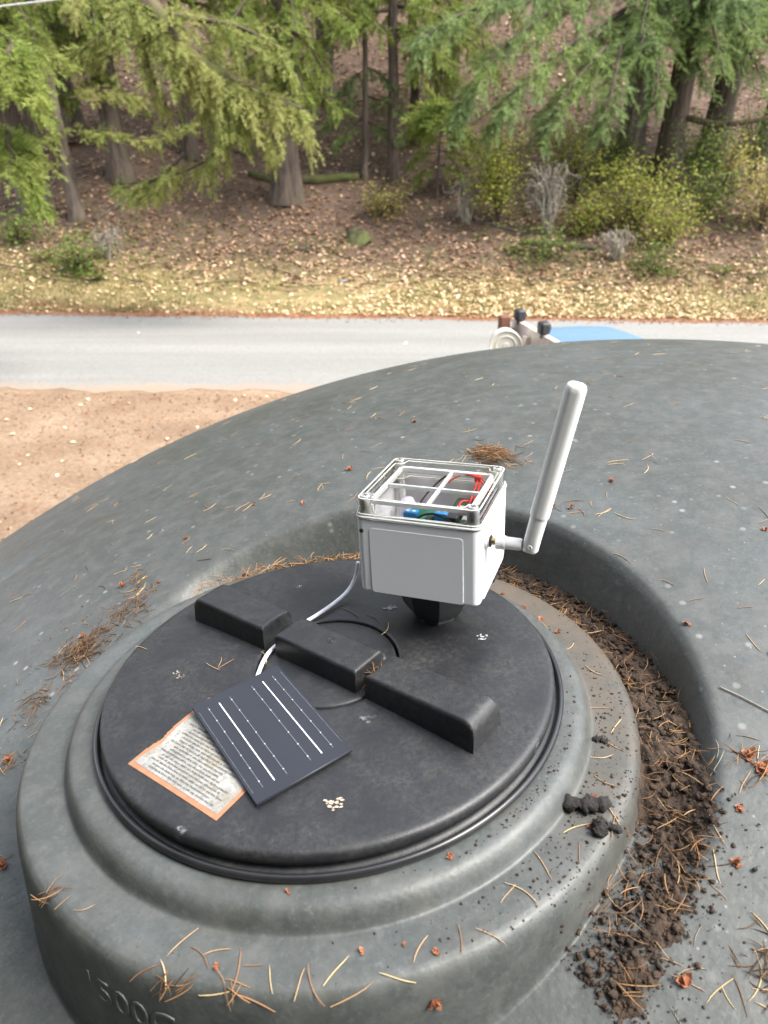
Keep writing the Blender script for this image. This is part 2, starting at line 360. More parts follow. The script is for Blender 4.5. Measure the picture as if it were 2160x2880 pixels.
# ------------------------------------------------------------------ the water tank (moulded dome with a manway neck set into it)
TC = (0.53, 0.6057); RTK = 1.62
def dome(X, Y):
    q = (X - TC[0])**2 + (Y - TC[1])**2; rho = np.sqrt(q)
    z = .0521 - .157*q - .0112*q*q
    k = np.clip((rho - 1.44)/.18, 0, 1); z = z - .16*(1 - np.sqrt(np.clip(1 - k*k, 0, 1)))
    # moulded channel in the dome, left
    a = np.array([-.505, .572]); u = np.array([-.93, -.16]); u = u/np.linalg.norm(u)
    s_ = (X - a[0])*u[0] + (Y - a[1])*u[1]; d_ = -(X - a[0])*u[1] + (Y - a[1])*u[0]
    return z - .014*sstep(-.04, .12, s_)*np.exp(-(d_/.022)**2)
ZF = -.078
NP = np.array([(.0, -.0215), (.226, -.0215), (.231, -.0219), (.2345, -.0229), (.2375, -.0246), (.240, -.0270), (.242, -.0300), (.2440, -.0345), (.2458, -.0385), (.2475, -.0398), (.252, -.0398), (.258, -.0396), (.272, -.0394), (.2785, -.0400), (.283, -.0416), (.2865, -.0450), (.2888, -.0505), (.2905, -.059), (.298, -.12), (.308, -.23), (.33, -.5), (9, -99)])
def surf(X, Y):
    X = np.asarray(X, float); Y = np.asarray(Y, float); r = np.hypot(X, Y); d = dome(X, Y)
    s_ = sstep(.321, .354, r); wt = sstep(-.01, .03, d - ZF)
    o = d*(1 - wt) + np.minimum(d, ZF + (d - ZF)*s_)*wt
    n = np.interp(r - .0055*np.clip(-X/(r + 1e-6), 0, 1)**2, NP[:, 0], NP[:, 1]); k = .006; h = np.clip(.5 + .5*(n - o)/k, 0, 1)
    return o*(1 - h) + n*h + k*h*(1 - h)
def snorm(x, y, f=surf, e=.002):
    gx = (f(x + e, y) - f(x - e, y))/(2*e); gy = (f(x, y + e) - f(x, y - e))/(2*e)
    n = np.stack([-gx, -gy, np.ones_like(gx)], -1); return n/np.linalg.norm(n, axis=-1, keepdims=True)
tank = empty('water_tank', MT)
nth = 320; th = np.linspace(0, 2*math.pi, nth + 1)
cx, cy = np.cos(th), np.sin(th)
b_ = cx*TC[0] + cy*TC[1]; rmax = b_ + np.sqrt(b_**2 - (TC[0]**2 + TC[1]**2 - (RTK - 1e-4)**2))
rin = np.concatenate([np.linspace(.195, .225, 4), np.arange(.2275, .33, .0013), np.arange(.333, .43, .0045)])
tt = np.concatenate([np.linspace(.02, .9, 60), .9 + .1*np.sin(np.linspace(.05, 1, 14)*math.pi/2)])
R_ = np.concatenate([np.broadcast_to(rin, (nth+1, len(rin))), rin[-1] + (rmax[:, None] - rin[-1])*tt], 1)
X, Y = R_*cx[:, None], R_*cy[:, None]; Z = surf(X, Y)
G = np.stack([X, Y, Z], -1)
MTi = np.array(MT.inverted()); MTa = np.array(MT)
edge_w = G[:, -1] @ MTa[:3, :3].T + MTa[:3, 3]
wall = []
for zf in (.97, .85, .6, .3, .0):
    q = edge_w.copy(); q[:, 2] = -.02 + (edge_w[:, 2] + .02)*zf; wall.append(q @ MTi[:3, :3].T + MTi[:3, 3])
G = np.concatenate([G, np.stack(wall, 1)], 1)
MB().grid(G).build('tank_shell', M['tank'], tank, smooth=True)
tag(tank, 'large weathered grey green plastic water tank with a domed top', 'water tank')
def text_mesh(body, size, extrude=0.0, align='LEFT', res=3):
    cu = bpy.data.curves.new('t', 'FONT'); cu.body = body; cu.size = size; cu.extrude = extrude; cu.align_x = align; cu.resolution_u = res
    o = bpy.data.objects.new('t', cu); COL.objects.link(o)
    dg = bpy.context.evaluated_depsgraph_get(); me = bpy.data.meshes.new_from_object(o.evaluated_get(dg))
    bpy.data.objects.remove(o); bpy.data.curves.remove(cu)
    V = np.empty(len(me.vertices)*3); me.vertices.foreach_get('co', V)
    return me, V.reshape(-1, 3)
# raised numerals on the front of the neck
me, V = text_mesh('1500G', .034, .0008); V[:, 0] *= 1.0
tht = np.radians(-128.0) + V[:, 0]/.296; zz = -.092 + V[:, 1]*.95
rr = np.interp(-zz, [.06, .12, .23], [.2915, .298, .308]) + .0006 + (V[:, 2] + .0010)*.6
me.vertices.foreach_set('co', np.stack([rr*np.cos(tht), rr*np.sin(tht), zz], 1).ravel()); me.update()
link('embossed_number', me, M['tank'], tank)
mb = MB()
for k in range(26):
    a = math.radians(-129 + k*.62 + random.uniform(-.1, .1)); z = -.113 - .006*(k % 3) + random.uniform(-.001, .001); r = np.interp(-z, [.06, .12, .23], [.2915, .298, .308])
    mb.lathe([(.0018, 0), (.0014, .001), (.0003, .0014)], 6, (r*math.cos(a), r*math.sin(a), z), np.array(Vector((math.cos(a), math.sin(a), .1)).to_track_quat('Z', 'Y').to_matrix()))
mb.build('embossed_dot_row', M['tank'], tank, smooth=True)

# ------------------------------------------------------------------ access lid
def crown(r): return .008*(1 - (np.clip(r, 0, .3)/.21)**2)
lid = empty('access_lid', MT)
tag(lid, 'round black plastic hatch lid with handle bars on the tank neck', 'lid')
prof = [(.0684, -.012), (.0684, crown(.0684) - .0015), (.0692, crown(.0692))] + [(r, crown(r)) for r in np.linspace(.072, .2075, 28)]
prof += [(.2100, -.0006), (.2118, -.0020), (.2128, -.0042), (.2130, -.0070), (.2128, -.0105), (.2100, -.0128), (.2085, -.0165), (.2140, -.0178)]
MB().lathe(prof, 192).build('lid_disc', M['lid'], lid, smooth=True)
rp = [(.2185 + .0028*math.cos(a), -.0172 + .0036*math.sin(a)) for a in np.linspace(0, 2*math.pi, 17)][::-1]
MB().lathe(rp, 192).build('sealing_ring', M['seal'], lid, smooth=True)
capz = lambda r: crown(r) - .0004
pr = [(.0004, capz(0))] + [(r, capz(r)) for r in np.linspace(.006, .064, 12)] + [(.0654, capz(.0654) - .0008), (.0660, capz(.066) - .003), (.0660, -.012)]
cap = MB().lathe(pr, 128).build('centre_cap', M['cap'], lid, smooth=True)
UA = math.radians(-40.5); Ud = np.array([math.cos(UA), math.sin(UA)]); Wd = np.array([-Ud[1], Ud[0]])
def block(name, us, ue, m, parent, ztop=.031, sgn=1, fil=.0, wf=-.0225, wb=.0212):
    ws = [(wf, 0), (wf + .0012, .55), (wf + .0022, .88), (wf + .0032, .965), (wf + .0050, 1.0)] + [(wf + .006 + q*(wb - wf - .012), 1.0) for q in np.linspace(0, 1, 4)] + [(wb - .0050, 1.0), (wb - .0032, .965), (wb - .0022, .88), (wb - .0012, .55), (wb, 0)]
    z0 = -.001; G = []
    ts = np.array([0, .006, .02, .05, .2, .4, .6, .8, .88, .92, .95, .97, .985, .995, 1.0])
    for t_ in ts:
        row = []
        for wv, zf in ws:
            s0 = us(wv); L = ue - s0; u = s0 + t_*L
            dist_end = (1 - t_)*abs(L); hgt = ztop - z0
            if fil and dist_end < fil: hgt = hgt - fil*1.15*(1 - math.sqrt(max(0, 1 - (1 - dist_end/fil)**2)))
            dist0 = t_*abs(L)
            if dist0 < .0022: hgt -= .0022 - math.sqrt(max(0, .0022**2 - (.0022 - dist0)**2))
            p2 = Ud*u*sgn + Wd*wv; row.append((p2[0], p2[1], z0 + zf*hgt))
        G.append(row)
    G = np.array(G); 
    if sgn > 0: G = G[:, ::-1]
    mb = MB(); mb.grid(G); a, b = G.shape[:2]
    mb.F.append(np.array([[j for j in range(b)]])[:, ::1]); mb.F.append(np.array([[(a-1)*b + j for j in range(b)][::-1]]))
    return mb.build(name, m, parent, auto=40)
arc = lambda wv: math.sqrt(.0688**2 - wv*wv)
block('handle_block', arc, .178, M['lid'], lid, .031, 1, .011)
block('handle_block', arc, .175, M['lid'], lid, .031, -1, .011)
block('cap_handle', lambda wv: -.0488, .054, M['cap'], cap, .030, 1, .0025)
# mould mark on the cap handle, and the stop hole seen between the blocks
p2 = Ud*.004 + Wd*.004
MB().lathe([(.0042, 0), (.0042, .0006), (.0034, .0006), (.0034, .0), (.0012, .0), (.0012, .0006), (.0002, .0006)], 20, (p2[0], p2[1], .0297)).build('mould_mark', M['cap'], cap, smooth=True)
# droppings and scars
def conform(x, y, up=.0005): return crown(np.hypot(x, y)) + up
def splat(x, y, s, m, n=22, name='dried_spot'):
    mb = MB()
    for i in range(n):
        a = random.uniform(0, 6.28); d = s*random.random(); px, py = x + d*math.cos(a), y + d*math.sin(a)*.8; q = s*random.uniform(.12, .3); k = 6
        ang = np.linspace(0, 6.28, k, endpoint=False) + random.random(); rad = q*np.array([random.uniform(.5, 1.2) for _ in range(k)])
        V = [(px + rad[j]*math.cos(ang[j]), py + rad[j]*math.sin(ang[j])*.6, conform(px, py, .0006 + .0002*random.random())) for j in range(k)] + [(px, py, conform(px, py, .0009))]
        mb.add(V, [(j, (j+1) % k, k) for j in range(k)])
    return mb.build(name, m, lid)
crust = simple('dried_cream_crust', (.50, .42, .33), (.25, .2, .15), 300, .9, .8, .001, bscale=600)
chalk = simple('chalky_white_scuff', (.40, .42, .42), (.20, .21, .21), 300, .9)
for (x, y, s, m_) in ((.010, -.172, .0085, crust), (.063, .083, .008, chalk), (.152, .022, .006, chalk), (-.148, .004, .004, crust), (-.142, -.003, .004, crust), (-.038, .147, .003, chalk)):
    splat(x, y, s, m_, 26 if s > .005 else 12)
# warning sticker
O2 = np.array([-.1636, -.1102]); e1 = np.array([.7841, -.6207]); e2 = np.array([.6207, .7841]); SL, SW = .1085, .0905
def spt(a, b, up): 
    a = np.asarray(a, float); b = np.asarray(b, float); x = O2[0] + e1[0]*a + e2[0]*b; y = O2[1] + e1[1]*a + e2[1]*b
    return np.stack([x, y, conform(x, y, up)], -1)
def sticker(name, a0, a1, b0, b1, up, m, parent, cut=None):
    A, B = np.meshgrid(np.linspace(a0, a1, 110), np.linspace(b0, b1, 96), indexing='ij')
    P = spt(A, B, up); mb = MB().grid(P)
    F = mb.F[0]; keep = []
    c = A.ravel()[F].mean(1), B.ravel()[F].mean(1)
    rag = .00018*np.sin(c[0]*310 + 3*np.sin(c[1]*170)) + .00015*np.sin(c[1]*470 + 2)
    k = np.ones(len(F), bool)
    if cut: k = cut(c[0] + rag, c[1] + rag)
    mb.F[0] = F[k]; return mb.build(name, m, parent, smooth=True)
ctear = lambda a, b: ~(((a < .003) & (b > .018) & (b < .050) & (a < .003 - abs(b - .034)*.2)))
st_ = sticker('warning_sticker', 0, SL, 0, SW, .0005, M['orange'], lid, ctear)
st_['label'] = 'weathered white warning sticker with faded orange border'
sticker('paper_face', .0036, SL - .0036, .0042, SW - .0048, .0008, M['paper'], st_, lambda a, b: ~((a < .016) & (a < .0075 - abs(b - .030)*.22)))
lines = ['RESULTING IN', 'DO NOT USE OF TANK WITHOUT', 'A TANK TO FAIL, RESULTING IN INJURY OR', 'RUPTURE OF CHEMICALS, OR OTHERWISE', 'TANK OR NEARBY PROPERTY AS RESULT AND CAUSE DAMAGE']
def emit_text(body, a, b, size, width=None):
    me, V = text_mesh(body, size, 0, res=1)
    sx = 1.0 if not width else width/max(V[:, 0].max(), 1e-6)
    P = spt(a + V[:, 0]*sx, b + V[:, 1], .0011); me.vertices.foreach_set('co', P.ravel()); me.update()
    link('lettering', me, M['ink'], st_)
b0 = SW - .0125
emit_text(lines[0], .040, b0 - .001, .0058)
for i, L in enumerate(lines[1:]):
    emit_text(L, .013 + .0025*i, b0 - .0058 - .0037*i, .0030, .084 - .0030*i)
mb = MB()                     # the small print below is too worn to read: word-like strokes
for i in range(18):
    b = b0 - .0208 - .0036*i; a = .0115 + (.006 if i % 3 else 0) + random.uniform(0, .003); end = SL - .009 - random.uniform(0, .022)
    if b < .0065: break
    while a < end:
        wl = random.uniform(.002, .007); q = a
        while q < min(a + wl, end):
            h_ = random.choice((.0013, .0013, .0018)); mb.add([spt(q, b, .0011), spt(q + .00070, b, .0011), spt(q + .00084, b + h_, .0011), spt(q + .00012, b + h_, .0011)], [(0, 1, 2, 3)])
            if random.random() < .6: mb.add([spt(q, b + h_*.4, .0011), spt(q + .0009, b + h_*.4, .0011), spt(q + .0009, b + h_*.6, .0011), spt(q, b + h_*.6, .0011)], [(0, 1, 2, 3)])
            q += .00115
        a += wl + .0013
mb.build('worn_small_print', M['ink'], st_)

# ------------------------------------------------------------------ solar panel
PR = Matrix.Rotation(.064, 4, 'X') @ Matrix.Rotation(-.012, 4, 'Y') @ Matrix.Rotation(-1.009, 4, 'Z')
sp = empty('solar_panel', MT @ Matrix.Translation((-.0473, -.0915, .0118)) @ PR)
tag(sp, 'small dark solar panel lying over the sticker on the hatch lid', 'solar panel')
PL, PW = .132, .086
bevel(MB().box((0, 0, -.0013), (PL, PW, .0026)).build('panel_board', M['solar'], sp), .0003, 1)
def pline(name, a0, a1, b, wd, m, z=.00025):
    MB().box(((a0 + a1)/2, b, z), (abs(a1 - a0), wd, .0003)).build(name, m, sp)
for b in (-.0215, .0215): 
    for k in range(7):
        x0 = -.054 + k*.0155; pline('busbar', x0, x0 + .0150, b, .00092, M['silver'])
for b in (-.0318, -.0108, .0108 , .0318, .0405, -.0405):
    pline('contact_line', -.055, .0545, b, .00038 if abs(b) < .04 else .00022, M['fineline'])
for b in (-.0318, -.0108, .0108, .0318):
    for k in range(7): MB().lathe([(.0005, 0), (.0005, .0004), (.0001, .0005)], 8, (-.050 + k*.0165 + b*.05, b, .0002)).build('solder_dot', M['silver'], sp)

# ------------------------------------------------------------------ sensor box
RB = Matrix(((.924, .3813, .0275), (-.3819, .9239, .0232), (-.0166, -.032, .9994))).to_4x4()
bx = empty('sensor_box', MT @ Matrix.Translation((.1126, .0688, .0559)) @ RB)
tag(bx, 'white plastic electronics box with clear lid and white antenna on the hatch', 'sensor box')
BWD, BD, HB, HLD = .120, .114, .0777, .0205
def rrect(hx, hy, r, n=5):
    P = []
    for sx, sy, a0 in ((1, 1, 0), (-1, 1, 90), (-1, -1, 180), (1, -1, 270)):
        for k in range(n + 1):
            a = math.radians(a0 + 90*k/n); P.append((sx*(hx - r) + r*math.cos(a), sy*(hy - r) + r*math.sin(a)))
    return np.array(P)
def loft(rings, cap0=True, cap1=True, close=False):
    mb = MB(); n = len(rings[0][0]); V = np.concatenate([np.column_stack([P, np.full(n, z)]) for P, z in rings])
    F = [(i*n + j, i*n + (j+1) % n, (i+1)*n + (j+1) % n, (i+1)*n + j) for i in range(len(rings)-1) for j in range(n)]
    mb.add(V, F)
    if cap0: mb.F.append(np.array([[j for j in range(n)][::-1]]))
    if cap1: mb.F.append(np.array([[(len(rings)-1)*n + j for j in range(n)]]))
    return mb
hx, hy = BWD/2, BD/2
rings = [(rrect(hx - .0030, hy - .0030, .005), 0), (rrect(hx - .0014, hy - .0014, .006), .0008), (rrect(hx - .0005, hy - .0005, .007), .0028), (rrect(hx, hy, .0075), HB - .001), (rrect(hx - .0006, hy - .0006, .007), HB),
         (rrect(hx - .0030, hy - .0030, .005), HB), (rrect(hx - .0036, hy - .0036, .005), .006), (rrect(.002, .002, .001), .0058)]
loft(rings, True, True).build('box_body', M['white'], bx, auto=45)
for sgn, nm in ((-1, 'front'), (1, 'side')):
    if sgn < 0:      # slightly proud panel on the front face
        V = rrect(.0455, .0345, .003, 3); y0 = -hy - .0003
        mb = MB(); n = len(V); P0 = np.column_stack([V[:, 0] - .001, np.full(n, -hy + .0004), V[:, 1] + .0355]); P1 = np.column_stack([V[:, 0]*.991 - .001, np.full(n, y0), V[:, 1]*.989 + .0355])
        mb.add(np.concatenate([P0, P1]), [(j, (j+1) % n, n + (j+1) % n, n + j) for j in range(n)]); mb.F.append(np.array([[n + j for j in range(n)]]))
        mb.build('face_panel', M['white'], bx, auto=30)
    else:
        V = rrect(.044, .0345, .003, 3); x0 = hx + .0003
        mb = MB(); n = len(V); P0 = np.column_stack([np.full(n, hx - .0004), V[:, 0], V[:, 1] + .0355]); P1 = np.column_stack([np.full(n, x0), V[:, 0]*.991, V[:, 1]*.989 + .0355])
        mb.add(np.concatenate([P0, P1]), [(j, (j+1) % n, n + (j+1) % n, n + j) for j in range(n)]); mb.F.append(np.array([[n + j for j in range(n)]]))
        mb.build('face_panel', M['white'], bx, auto=30)
qz = lambda v: np.array(Vector(v).to_track_quat('Z', 'Y').to_matrix())
MB().lathe([(.0021, 0), (.0021, .0007), (.0001, .0004)], 16, (-hx + .0062, -hy - .0001, HB - .0115), qz((0, -1, 0))).build('vent_hole', M['blackp'], bx, smooth=True)
# clear lid
cl = loft([(rrect(hx + .0003, hy + .0003, .0078), HB + .0003), (rrect(hx + .0003, hy + .0003, .0078), HB + .0045), (rrect(hx - .0014, hy - .0014, .0068), HB + .0052), (rrect(hx - .0016, hy - .0016, .0066), HB + HLD - .0012), (rrect(hx - .0028, hy - .0028, .006), HB + HLD)], False, True).build('clear_lid', M['clear'], bx, auto=40)
def rim(name, hx_, hy_, r, z, rad, m, parent, notch=0):
    P = rrect(hx_, hy_, r, 6) if not notch else None
    if notch:
        q = notch; P = []
        for sx, sy in ((1, 1), (-1, 1), (-1, -1), (1, -1)):
            pts = [(hx_, hy_ - q), (hx_ - .002, hy_ - q + .001), (hx_ - q*.75, hy_ - q*.75), (hx_ - q + .001, hy_ - .002), (hx_ - q, hy_)]
            if sx*sy < 0: pts = pts[::-1]
            P += [(sx*a, sy*b) for a, b in pts]
        P = np.array(P)
    P3 = np.column_stack([P, np.full(len(P), z)]); P3 = np.vstack([P3, P3[:2]])
    return MB().tube(P3, rad, 6).build(name, m, parent, smooth=True)
rim('lid_edge', hx - .0022, hy - .0022, .0065, HB + HLD - .0006, .0008, M['rimclear'], cl)
rim('lid_edge', hx - .0004, hy - .0004, .0075, HB + .0024, .0016, M['rimclear'], cl)
rim('lid_edge', hx - .0006, hy - .0006, .0075, HB + .0052, .0007, M['rimclear'], cl)
rim('window_edge', hx - .0060, hy - .0060, .006, HB + HLD - .0012, .0008, M['rimclear'], cl, notch=.0115)
rim('window_edge', hx - .0068, hy - .0068, .006, HB + .0030, .0009, M['rimclear'], cl, notch=.0115)
for sx in (-1, 1):
    for sy in (-1, 1):
        c0 = (sx*(hx - .0085), sy*(hy - .0085))
        MB().lathe([(.0058, HB + .001), (.0056, HB + HLD - .0032), (.0052, HB + HLD - .0022)], 24, (*c0, 0)).build('screw_post', M['boss'], cl, smooth=True)
        sc = MB().lathe([(.0046, HB + .002), (.0046, HB + HLD + .0003), (.0041, HB + HLD + .0009), (.0001, HB + HLD + .0010)], 24, (*c0, 0)).build('lid_screw', M['steel'], bx, auto=40)
        a = random.uniform(0, 1.5); Rz = np.array(Matrix.Rotation(a, 3, 'Z'))
        MB().box((*c0, HB + HLD + .0011), (.0052, .0009, .0004), Rz).box((*c0, HB + HLD + .0011), (.0009, .0052, .0005), Rz).build('cross_slot', M['slot'], sc)
# inside: printed frame, board, battery, wires
fr = MB(); zf_ = HB + .0135; fx, fy = hx - .0125, hy - .0140
for (c0, d) in (((0, -fy, zf_), (2*fx, .0035, .005)), ((0, fy, zf_), (2*fx, .0045, .005)), ((-fx, 0, zf_), (.0035, 2*fy - .0037, .005)), ((fx, 0, zf_), (.0035, 2*fy - .0037, .005)), ((.0, -.002, zf_ - .0004), (2*fx - .0036, .0026, .004)), ((.0065, 0, zf_ + .0004), (.0030, 2*fy - .0041, .004))):
    fr.box(c0, d)
for sx in (-1, 1):
    for sy in (-1, 1): fr.box((sx*fx, sy*fy, (HB + .0110 + .006)/2), (.0048, .0048, HB + .0048))
fo = bevel(fr.build('inner_frame', M['white2'], bx), .0005, 1)
bd = MB().box((.014, -.026, HB -0.0050), (.066, .040, .0016)).build('circuit_board', M['pcb'], bx)
for x, y in ((-.0105, -.0385), (.0175, -.0325)):
    t0 = bevel(MB().box((x, y, HB +0.0005), (.0125, .0095, .0095)).build('terminal_block', M['bluep'], bd), .0006, 1)
    for dx in (-.003, .003): MB().lathe([(.0017, 0), (.0017, .0004), (.0001, .0004)], 10, (x + dx, y, HB +0.0053)).build('terminal_screw', M['tin'], t0)
for (c0, d, m_) in (((.029, -.036, HB +0.0000), (.0105, .0110, .0085), 'chip'), ((.0405, -.036, HB -0.0005), (.0050, .0090, .0075), 'tin'), ((.006, -.033, HB -0.0027), (.008, .008, .003), 'chip'), ((.017, -.0215, HB -0.0025), (.009, .012, .0034), 'chip'), ((.036, -.020, HB -0.0020), (.012, .012, .0044), 'chip'), ((.0485, -.034, HB -0.0010), (.0045, .014, .006), 'chip')):
    bevel(MB().box(c0, d).build('component', M[m_], bd), .0004, 1)
bt = bevel(MB().box((.0235, .014, .038), (.0200, .048, .060)).build('battery_holder', M['blackp'], bx), .002, 2)
MB().box((.0240, .006, .0685), (.0085, .018, .0012)).build('battery_print', M['tin'], bt)
def curve_pts(P, n=24):
    P = np.asarray(P, float); k = len(P); t_ = np.linspace(0, k - 1, n); i = np.clip(t_.astype(int), 0, k - 2); f = t_ - i
    Pe = np.vstack([2*P[0] - P[1], P, 2*P[-1] - P[-2]]); a, b, c, d = Pe[i], Pe[i+1], Pe[i+2], Pe[i+3]; f = f[:, None]
    return .5*((2*b) + (-a + c)*f + (2*a - 5*b + 4*c - d)*f**2 + (-a + 3*b - 3*c + d)*f**3)
for pts, m_ in (([(-.030, .010, .045), (-.018, .030, .070), (.004, .044, .0895), (.030, .043, .0915), (.050, .034, .078)], 'blackw'), ([(-.024, .004, .045), (-.010, .024, .070), (.012, .041, .0885), (.034, .038, .0905), (.052, .028, .074)], 'redw'),
                ([(.034, .038, .0880), (.035, .022, .0850), (.036, .004, .0820), (.0355, -.014, .075)], 'redw'), ([(.037, .038, .0875), (.0385, .022, .0845), (.0395, .002, .0815), (.039, -.012, .074)], 'redw'),
                ([(.0355, -.004, .0835), (.030, -.010, .0845), (.030, -.020, .080), (.034, -.024, .070)], 'redw'), ([(.041, -.003, .083), (.0445, -.011, .084), (.0435, -.020, .079), (.040, -.024, .070)], 'blackw'),
                ([(-.004, -.044, .0780), (.004, -.042, .0825), (.014, -.041, .0835), (.026, -.043, .080), (.034, -.047, .076)], 'blackw'), ([(.048, .030, .070), (.049, .012, .066), (.046, -.006, .066)], 'redw')):
    MB().tube(curve_pts(pts), .00105, 6).build('wire', M[m_], bx, smooth=True)
bevel(MB().box((.0345, .039, .0895), (.0072, .0062, .0062)).build('wire_connector', M['redw'], bx), .0006, 1)
MB().lathe([(.0001, .006), (.0075, .006), (.0085, .02), (.0085, .058), (.006, .064), (.0001, .065)], 24, (-.038, .030, 0)).build('cable_gland', simple('pale_cell_plastic', (.60, .60, .72), None, 40, .35), bx, smooth=True)
# antenna
AY, AZ = -.035, .060; HXA = .099
an = MB().lathe([(.0075, 0), (.0075, .0012), (.0060, .0014), (.0060, .0030), (.0042, .0031)] , 24, (hx + .0005, AY, AZ), qz((1, 0, 0))).build('antenna', M['white'], bx, auto=30); an['label'] = 'white swivel antenna on the box side'
MB().lathe([(.0052, .0030), (.0052, .0042), (.0058, .0043), (.0058, .0052), (.0030, .0053)], 6, (hx, AY, AZ), qz((1, 0, 0))).build('washer_nut', M['blackp'], an, auto=30)
MB().lathe([(.0034, .0050)] + [(.0034 + .0004*(i % 2), .0055 + .0006*i) for i in range(8)] + [(.0034, .0105)], 20, (hx, AY, AZ), qz((1, 0, 0))).build('brass_connector', M['brass'], an, smooth=True)
a_ = np.linspace(0, 2*math.pi, 48, endpoint=False); prof = [(.0062, .0095, 1), (.0067, .0102, 1), (.0067, .0170, 1), (.0062, .0180, 0), (.0057, .0182, 0), (.0056, .0315, 0), (.0048, .0330, 0)]
mb = MB(); V = []; Q = qz((1, 0, 0))
for r, z, kn in prof:
    rr_ = r - kn*.00035*(np.arange(48) % 2); V.append(np.stack([rr_*np.cos(a_), rr_*np.sin(a_), np.full(48, z)], 1))
V = np.concatenate(V) @ Q.T + np.array((hx, AY, AZ)); mb.add(V, [(i*48 + j, i*48 + (j+1) % 48, (i+1)*48 + (j+1) % 48, (i+1)*48 + j) for i in range(len(prof)-1) for j in range(48)]); mb.F.append(np.array([[j for j in range(48)][::-1]]))
mb.build('swivel_collar', M['ant'], an, auto=30)
RA = np.array(Matrix.Rotation(math.radians(12), 3, 'Y'))
def paddle(name, secs, parent):
    rings = []
    for z, wx, wy in secs:
        P = rrect(wx, wy, min(wx, wy)*.96, 6); rings.append(np.column_stack([P, np.full(len(P), z)]))
    n = len(rings[0]); V = np.concatenate(rings) @ RA.T + np.array((HXA + .002, AY, AZ)); mb = MB()
    mb.add(V, [(i*n + j, i*n + (j+1) % n, (i+1)*n + (j+1) % n, (i+1)*n + j) for i in range(len(rings)-1) for j in range(n)])
    mb.F.append(np.array([[j for j in range(n)][::-1]])); mb.F.append(np.array([[(len(rings)-1)*n + j for j in range(n)]])); return mb.build(name, M['ant'], parent, auto=50)
paddle('antenna_knuckle', [(-.0062, .0040, .0030), (-.0056, .0062, .0048), (-.003, .0075, .0060), (.010, .0074, .0066), (.028, .0076, .0070), (.031, .0076, .0070)], an)
paddle('antenna_rod', [(.0305, .0072, .0066), (.0308, .0083, .0076), (.033, .0086, .0078), (.070, .0086, .0076), (.110, .0087, .0074), (.146, .0088, .0072), (.1500, .0085, .0068), (.1522, .0075, .0058), (.1535, .0056, .0040), (.1540, .002, .001)], an)
for sgn in (-1,):
    MB().lathe([(.0022, 0), (.0022, .0006), (.0014, .0008), (.0013, .0002), (.0001, .0002)], 14, (HXA + .002, AY + sgn*.0059, AZ + .001), qz((0, sgn, 0))).build('hinge_pin', M['ant'], an, smooth=True)
# black stem under the box
k8 = lambda r, ph=22.5, n=8: np.array([(r*math.cos(math.radians(ph + i*360/n)), r*math.sin(math.radians(ph + i*360/n))) for i in range(n)])
stem = loft([(k8(.037), -.0002), (k8(.037), -.020), (k8(.034), -.033), (k8(.026), -.045), (k8(.0205), -.0475), (k8(.0220), -.0545), (k8(.0205), -.0555)]).build('mounting_stem', M['blackp'], bx, auto=25)
bevel(MB().box((.052, .030, -.009), (.008, .018, .016)).build('mounting_tab', M['blackp'], bx), .001, 1)

# white cable from the box, behind the cap handle, down to the panel
cp = [(.0330, .1180, .046), (.0285, .1185, .028), (.0200, .1120, .016), (.006, .0965, .0118), (-.013, .0760, .0108), (-.034, .0545, .0108), (-.0478, .0330, .0105), (-.0560, .0210, .0105), (-.0610, .0070, .0108), (-.0640, -.010, .0108), (-.066, -.030, .0095), (-.062, -.046, .0090)]
cb = MB().tube(curve_pts(cp, 80), .0020, 10).build('cable', M['cable'], None, smooth=True); cb.matrix_world = MT
tag(cb, 'thin white cable running from the white box past the handle to the solar panel', 'cable')

# ------------------------------------------------------------------ soil in the moat, needles, bits
def needle_geo(L, bend, twist, wd=.0010, n=6):
    """one dry fir needle: a bent, tapered, three-sided blade lying along +x"""
    t_ = np.linspace(0, 1, n); x = (t_ - .5)*L; y = bend*L*(4*(t_ - .5)**2 - .5)*.5 + twist*L*.1*np.sin(t_*5); z = .0004 + .08*L*abs(bend)*(t_ - .5)**2
    P = np.stack([x, y, z], 1); r = wd*.5*np.array([.55, .95, 1, 1, .85, .25]) if n == 6 else wd*.5*np.sin(np.linspace(.4, 3.0, n))
    a = np.array([math.pi/2, math.pi*7/6, math.pi*11/6]); V = []
    for i in range(n): V.append(P[i] + np.stack([np.zeros(3), r[i]*np.cos(a), r[i]*np.sin(a)*.7], 1))
    F = [(i*3 + j, i*3 + (j+1) % 3, (i+1)*3 + (j+1) % 3, (i+1)*3 + j) for i in range(n-1) for j in range(3)]
    return np.concatenate(V), np.array(F)
NGEO = [needle_geo(random.uniform(.017, .027), random.uniform(-.26, .26), random.uniform(-.25, .25)) for _ in range(9)]
NMESH = []
for i, (V, F) in enumerate(NGEO):
    me = MB().add(V, F).mesh('needle', True); NMESH.append(me)
NM2 = [[me.copy() for me in NMESH] for _ in NEEDLE]
for k, row in enumerate(NM2):
    for me in row: me.materials.append(NEEDLE[k])
def frame_on(x, y, f=surf, yaw=0.0, up=0.0, tilt=0.0):
    n = Vector(snorm(np.array(x), np.array(y), f).tolist()); q = n.to_track_quat('Z', 'Y').to_matrix().to_4x4()
    return Matrix.Translation((x, y, float(f(x, y)) + up)) @ q @ Matrix.Rotation(yaw, 4, 'Z') @ Matrix.Rotation(tilt, 4, 'Y')
def lidsurf(x, y): return crown(np.hypot(x, y)) + 0*np.asarray(x)
